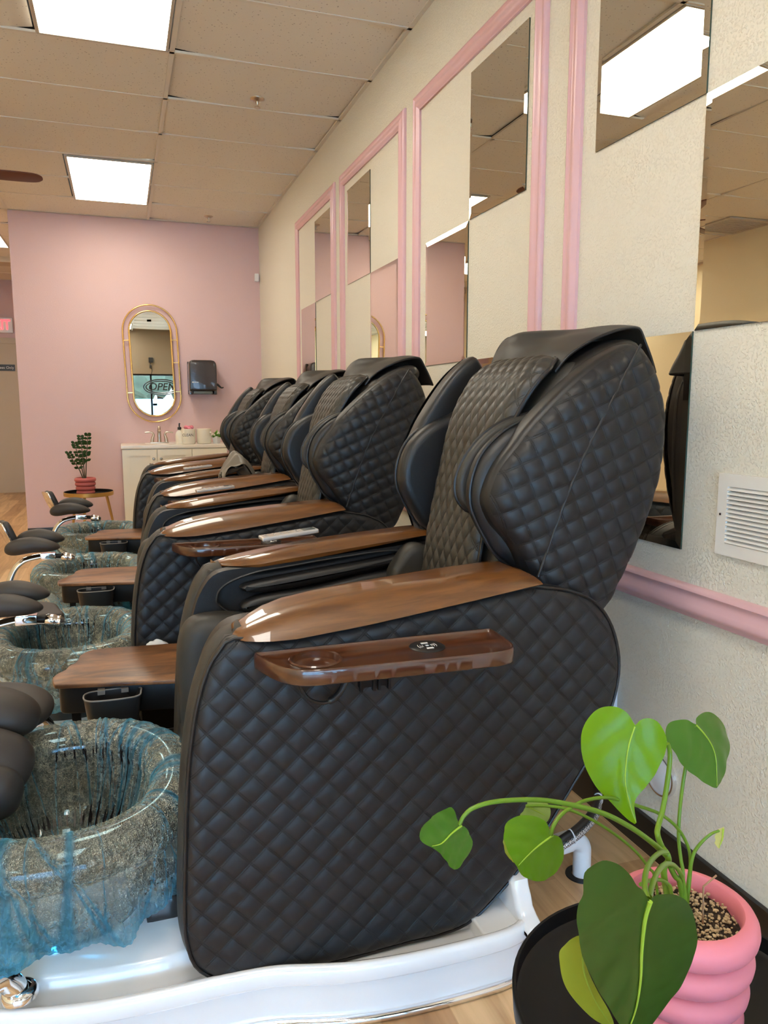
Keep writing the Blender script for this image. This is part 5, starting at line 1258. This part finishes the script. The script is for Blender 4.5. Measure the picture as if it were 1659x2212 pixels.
# far table, pot and stems
round_table(-0.311, 7.30, 0.500, 0.207, 'black-topped table with gold rim and legs by the pink wall', True, 0.028, (0.15, 2.45, 4.5))
pt, pr_, pz = ring_pot(-0.335, 7.30, 0.474, 0.092, 0.150, 'terracotta pink ringed pot on the gold-legged table', 'pot2', 4)
t = thing('house_plant', (-0.335, 7.30, pz-0.002), 'slim dark green plant with small oval leaves on the gold-legged table', 'plant')
ZL_ = mat_leaf('dark_zz_leaf', (0.012, 0.045, 0.012), (0.03, 0.085, 0.02), 0.05)
rr = random.Random(4)
for si, (tx, tz, n_) in enumerate(((-0.02, 0.40, 8), (0.045, 0.42, 9), (-0.075, 0.34, 7), (-0.13, 0.25, 6))):
    P = crom([(-0.335+tx*0.1, 7.30, pz-0.01), (-0.335+tx*0.35, 7.30+0.01*si, pz+tz*0.35), (-0.335+tx*0.75, 7.29, pz+tz*0.75), (-0.335+tx, 7.28, pz+tz)], 8)
    st_ = link('stem', tube(P, lambda s: 0.0055-0.003*s, 8), M.setdefault('zzstem', mat('dark_stem', (0.06, 0.05, 0.03), 0.5)), t)
    bm = bmesh.new()
    for k in range(n_):
        q = P[int(len(P)*(0.38+0.60*k/n_))]
        for s in (-1, 1):
            L_ = 0.045-0.012*k/n_; up = Vector((s*0.85, rr.uniform(-0.5, 0.3), 0.35+rr.uniform(-0.1, 0.3))).normalized(); sd = up.cross(Vector((0.1, 1, 0.2))).normalized()*0.013
            pts = [q, q+up*L_*0.3+sd*0.9, q+up*L_*0.65+sd, q+up*L_, q+up*L_*0.65-sd, q+up*L_*0.3-sd*0.9]; bm.faces.new([bm.verts.new(x) for x in pts])
    bmo('leaves', bm, ZL_, t, smooth=False)
# near table and pot
round_table(0.645, 0.718, 0.500, 0.208, 'black round metal tray table in the lower right corner', False, 0.026, (1.2, 3.3, 5.4))
nt_t, nr_, nz_ = ring_pot(0.652, 0.722, 0.475, 0.089, 0.158, 'pink ringed flower pot in the lower right corner', 'pot', 4)
PX, PY, PZ = 0.652, 0.722, nz_
bm = bmesh.new(); rr = random.Random(12)
for k in range(620):
    r_ = nr_*math.sqrt(rr.random())*0.97; a = rr.uniform(0, 2*PI); q = bmesh.ops.create_icosphere(bm, subdivisions=1, radius=rr.uniform(0.0009, 0.0030))
    c = Vector((PX+r_*math.cos(a), PY+r_*math.sin(a), PZ+rr.uniform(-0.001, 0.003))); sx_, sy_, sz_ = rr.uniform(0.6, 1.4), rr.uniform(0.6, 1.4), rr.uniform(0.5, 1)
    for v in q['verts']: v.co = c+Vector((v.co.x*sx_, v.co.y*sy_, v.co.z*sz_))
o = bmo('bark_chips', bm, 'perlite', smooth=False); tag(o, 'pale bark and perlite bits on the soil of the big pink pot', 'potting mix', kind='stuff')

# --- heart-leaved plant: every leaf lies on a tilted plane through the air, bent along its midrib
def leaf(outline, rib, y, slope, m, parent, cup=0.5, label=None, droop=0.0, rr_=0.0012):
    """outline and midrib sighted at mean depth y; slope=(dy/dx, dy/dz) tilts the blade"""
    O = [survey(px, py, y) for px, py in outline]; c0 = sum(O, Vector())/len(O)
    def pt(px, py):
        d = survey(px, py, 1.0)-Vector((0, 0, HC)); k = (y-slope[0]*c0.x+slope[1]*(HC-c0.z))/(d.y-slope[0]*d.x-slope[1]*d.z)
        return Vector((0, 0, HC))+d*k
    nrm = Vector((-slope[0], 1, -slope[1])).normalized()
    e1 = Vector((0, 0, 1)); e1 = (e1-nrm*e1.dot(nrm)).normalized(); e2 = nrm.cross(e1)
    A = [pt(*q) for q in outline]; Cc = sum(A, Vector())/len(A); R2 = [pt(*q) for q in rib]
    f2 = lambda v: ((v-Cc).dot(e2), (v-Cc).dot(e1))
    P2 = orient(resample(crom([(*f2(v), 0) for v in A], 5, True), 0.004)); rb = np.array([f2(v) for v in R2])
    n = len(P2); mn = P2.min(0); mx = P2.max(0); st = 0.005
    gx, gy = np.meshgrid(np.arange(mn[0], mx[0], st), np.arange(mn[1], mx[1], st)); G = np.c_[gx.ravel(), gy.ravel()]
    r = delaunay_2d_cdt([Vector(p) for p in P2]+[Vector(p) for p in G], [(i, (i+1) % n) for i in range(n)], [], 1, 1e-7)
    W2 = np.array([tuple(v) for v in r[0]])
    def ribd(p):
        best = 9; sgn = 1; tt = 0
        for i in range(len(rb)-1):
            a, b = rb[i], rb[i+1]; ab = b-a; t_ = np.clip(np.dot(p-a, ab)/np.dot(ab, ab), 0, 1); d = p-(a+t_*ab); l = np.hypot(*d)
            if l < best: best = l; tt = (i+t_)/(len(rb)-1); sgn = 1 if ab[0]*d[1]-ab[1]*d[0] > 0 else -1
        return best, tt, sgn
    size = max(mx-mn); V = []
    for p in W2:
        d, tt, sg = ribd(p); vein = 0.0009*math.sin(d/size*26-tt*16)*min(1, d/size*8)
        h = cup*d*d/size*1.2-0.0025*math.exp(-(d/0.004)**2)+vein+droop*(tt-0.4)**2*size
        V.append(Cc+e2*p[0]+e1*p[1]+nrm*(h))
    me = mesh(V, [tuple(f) for f in r[2]], ang=180)
    lf = link('leaf', me, m, parent)
    if label: lf['label'] = label
    rp = crom([Cc+e2*p[0]+e1*p[1]+nrm*(-0.0018-rr_*0.6+droop*(i/(len(rb)-1)-0.4)**2*size) for i, p in enumerate(rb)], 6)
    mr = link('midrib', tube(rp, lambda s: rr_*(1-0.75*s), 8), M.setdefault('rib', mat_leaf('yellow_green_rib', (0.30, 0.48, 0.04), (0.38, 0.56, 0.06), 0.15)), lf)
    return lf
def z4(p): return [(1220+a/3.107, 1500+b/3.107) for a, b in p]
def z7(p): return [(880+a/2.13, 1480+b/2.13) for a, b in p]
t = thing('heartleaf_plant', (PX, PY, PZ), 'leafy green climbing plant with heart-shaped leaves in the lower right corner', 'plant')
LB = mat_leaf('bright_lime_leaf', (0.13, 0.29, 0.002), (0.18, 0.37, 0.003), 0.35, 0.3)
LD = mat_leaf('mid_green_leaf', (0.050, 0.14, 0.012), (0.08, 0.19, 0.018), 0.25, 0.3)
LK = mat_leaf('deep_green_leaf', (0.022, 0.060, 0.006), (0.034, 0.085, 0.009), 0.12, 0.4)
LY = mat_leaf('yellowing_leaf', (0.26, 0.31, 0.022), (0.33, 0.37, 0.035), 0.35, 0.4)
leaf(z4([(470, 205), (430, 135), (370, 92), (300, 84), (230, 105), (175, 160), (132, 240), (118, 340), (130, 440), (165, 540), (225, 640), (300, 715), (370, 790), (430, 845), (478, 868), (470, 800), (468, 730), (500, 670), (570, 600), (640, 500), (690, 390), (697, 310), (665, 235), (620, 180), (560, 160), (510, 172), (485, 195)]), z4([(468, 215), (430, 330), (410, 450), (405, 600), (440, 760), (474, 855)]), 0.74, (-0.45, 0.30), LB, t, 0.45, 'bright lime-green heart-shaped leaf')
leaf(z4([(872, 200), (890, 155), (945, 122), (1010, 125), (1080, 165), (1130, 230), (1155, 320), (1140, 400), (1100, 470), (1080, 550), (1040, 600), (1010, 628), (960, 605), (900, 555), (830, 480), (780, 400), (730, 330), (716, 250), (735, 195), (780, 172), (830, 172), (862, 195)]), z4([(872, 205), (930, 270), (980, 350), (1005, 450), (1010, 615)]), 0.76, (0.30, 0.25), LD, t, 0.4)
leaf(z7([(240, 645), (225, 600), (205, 562), (170, 575), (115, 610), (70, 650), (58, 692), (75, 728), (130, 758), (170, 795), (205, 840), (236, 852), (265, 820), (295, 775), (305, 725), (290, 685), (262, 650)]), z7([(240, 645), (195, 680), (150, 725), (105, 738)]), 0.66, (0.5, 0.2), LD, t, 0.12)
leaf(z7([(662, 688), (650, 650), (628, 620), (580, 602), (520, 604), (475, 630), (453, 680), (455, 735), (478, 790), (500, 835), (535, 880), (600, 905), (650, 900), (695, 865), (722, 810), (726, 750), (705, 705), (680, 690)]), z7([(662, 690), (600, 735), (550, 780), (505, 828)]), 0.70, (0.2, 0.35), mat_leaf('fresh_green_leaf', (0.09, 0.22, 0.004), (0.13, 0.28, 0.006), 0.3), t, 0.2)
leaf(z7([(545, 553), (560, 532), (600, 524), (645, 540), (662, 585), (650, 625), (620, 640), (560, 622), (520, 606), (532, 580)]), z7([(545, 556), (590, 580), (630, 600)]), 0.75, (0.1, 0.5), mat_leaf('pale_leaf_underside', (0.25, 0.40, 0.10), (0.32, 0.46, 0.13), 0.45), t, 0.3)
leaf(z7([(446, 690), (455, 740), (475, 780), (498, 815), (490, 818), (455, 780), (440, 720)]), z7([(450, 700), (480, 790)]), 0.712, (0.2, 0.3), LY, t, 0.3)
leaf(z4([(555, 1368), (530, 1320), (490, 1290), (450, 1225), (400, 1175), (345, 1157), (290, 1160), (225, 1200), (178, 1245), (165, 1310), (158, 1385), (128, 1445), (111, 1530), (113, 1630), (128, 1740), (155, 1830), (190, 1910), (235, 2000), (290, 2090), (350, 2190), (420, 2290), (480, 2350), (560, 2290), (640, 2190), (720, 2085), (800, 1985), (870, 1885), (910, 1780), (921, 1690), (906, 1590), (880, 1480), (835, 1405), (760, 1360), (680, 1346), (600, 1352), (572, 1378)]), z4([(556, 1372), (520, 1500), (500, 1700), (492, 1900), (465, 2080), (420, 2215)]), 0.535, (0.15, -0.25), LK, t, 0.20, 'largest deep green leaf', rr_=0.0024)
leaf(z4([(115, 1622), (50, 1642), (5, 1685), (-30, 1730), (-32, 1800), (-20, 1890), (20, 1990), (90, 2080), (180, 2170), (270, 2220), (330, 2225), (300, 2130), (220, 1990), (150, 1840), (120, 1720)]), z4([(110, 1640), (120, 1850), (200, 2050), (300, 2200)]), 0.60, (0.1, -0.5), LY, t, 0.25, 'yellowing leaf under the largest one')
leaf(z4([(1035, 905), (1065, 888), (1098, 900), (1098, 935), (1075, 975), (1045, 1005), (1025, 1035), (1012, 1010), (1018, 950)]), z4([(1050, 900), (1045, 960), (1024, 1028)]), 0.73, (0.4, 0.3), mat_leaf('withered_tip', (0.55, 0.55, 0.16), (0.62, 0.60, 0.22), 0.4), t, 0.6, 'small pale withered leaf tip')
def stem(pts, r, f=z4, last=None):
    """pts: (px,py,y) sighted points; ends in the soil"""
    P = [survey(*f([(a, b)])[0], y) for a, b, y in pts]
    if last: P.append(Vector(last))
    link('stem', tube(crom(P, 8), (lambda q: 0.78*r(q)) if callable(r) else 0.78*r, 10), 'stem', t)
so_ = lambda dx, dy: (PX+dx, PY+dy, PZ-0.004)
stem([(690, 330, 0.735), (706, 400, 0.735), (695, 540, 0.73), (660, 760, 0.72), (628, 880, 0.71), (622, 940, 0.70), (650, 1020, 0.70), (685, 1070, 0.69), (695, 1120, 0.69), (665, 1210, 0.69)], lambda s: 0.0036+0.0016*s, z4, so_(-0.025, -0.012))
stem([(868, 210, 0.762), (845, 330, 0.77), (815, 465, 0.765), (790, 620, 0.76), (770, 800, 0.75), (764, 960, 0.745), (778, 1100, 0.74), (795, 1220, 0.735)], 0.0030, z4, so_(0.0, 0.004))
stem([(240, 642, 0.66), (262, 600, 0.66), (310, 562, 0.66), (420, 534, 0.66), (600, 528, 0.665), (750, 550, 0.67), (900, 590, 0.675), (1020, 650, 0.68), (1110, 712, 0.685), (1172, 765, 0.69)], lambda s: 0.0026+0.0020*s, z7, survey(*z4([(690, 1090)])[0], 0.69))
stem([(545, 556, 0.75), (640, 556, 0.745), (740, 572, 0.74), (850, 620, 0.735), (960, 690, 0.73), (1050, 765, 0.725), (1110, 840, 0.72), (1140, 890, 0.715)], 0.0024, z7, so_(-0.035, 0.0))
stem([(662, 690, 0.70), (672, 650, 0.70), (705, 600, 0.705), (760, 558, 0.71), (830, 528, 0.72), (930, 518, 0.73), (1050, 552, 0.74), (1160, 592, 0.745), (1240, 655, 0.745), (1290, 740, 0.745), (1302, 820, 0.74), (1294, 890, 0.735)], 0.0028, z7, so_(0.012, 0.012))
stem([(1035, 915, 0.73), (985, 935, 0.73), (925, 985, 0.732), (872, 1055, 0.735), (848, 1130, 0.735), (838, 1220, 0.735)], lambda s: 0.0020+0.0018*s, z4, so_(0.010, 0.008))
stem([(556, 1372, 0.535), (538, 1290, 0.55), (545, 1190, 0.58), (585, 1110, 0.63), (640, 1062, 0.67), (685, 1062, 0.69)], 0.0036, z4, None)
stem([(568, 1362, 0.54), (590, 1270, 0.57), (630, 1180, 0.61), (680, 1138, 0.65), (735, 1150, 0.68), (780, 1210, 0.70), (800, 1300, 0.705)], 0.0036, z4, so_(-0.012, -0.020))
stem([(510, 1275, 0.62), (570, 1250, 0.65), (640, 1245, 0.67), (695, 1275, 0.68), (715, 1330, 0.685)], 0.0028, z4, so_(-0.03, -0.024))
stem([(705, 1150, 0.69), (740, 1220, 0.70), (775, 1275, 0.705)], 0.0045, z4, so_(-0.005, -0.01))
link('twig', tube([(PX+0.012, PY-0.02, PZ), survey(*z4([(930, 1290)])[0], 0.70), survey(*z4([(1018, 1215)])[0], 0.70)], 0.0013, 6), M.setdefault('twig', mat('dry_twig', (0.30, 0.17, 0.09), 0.8)), t)
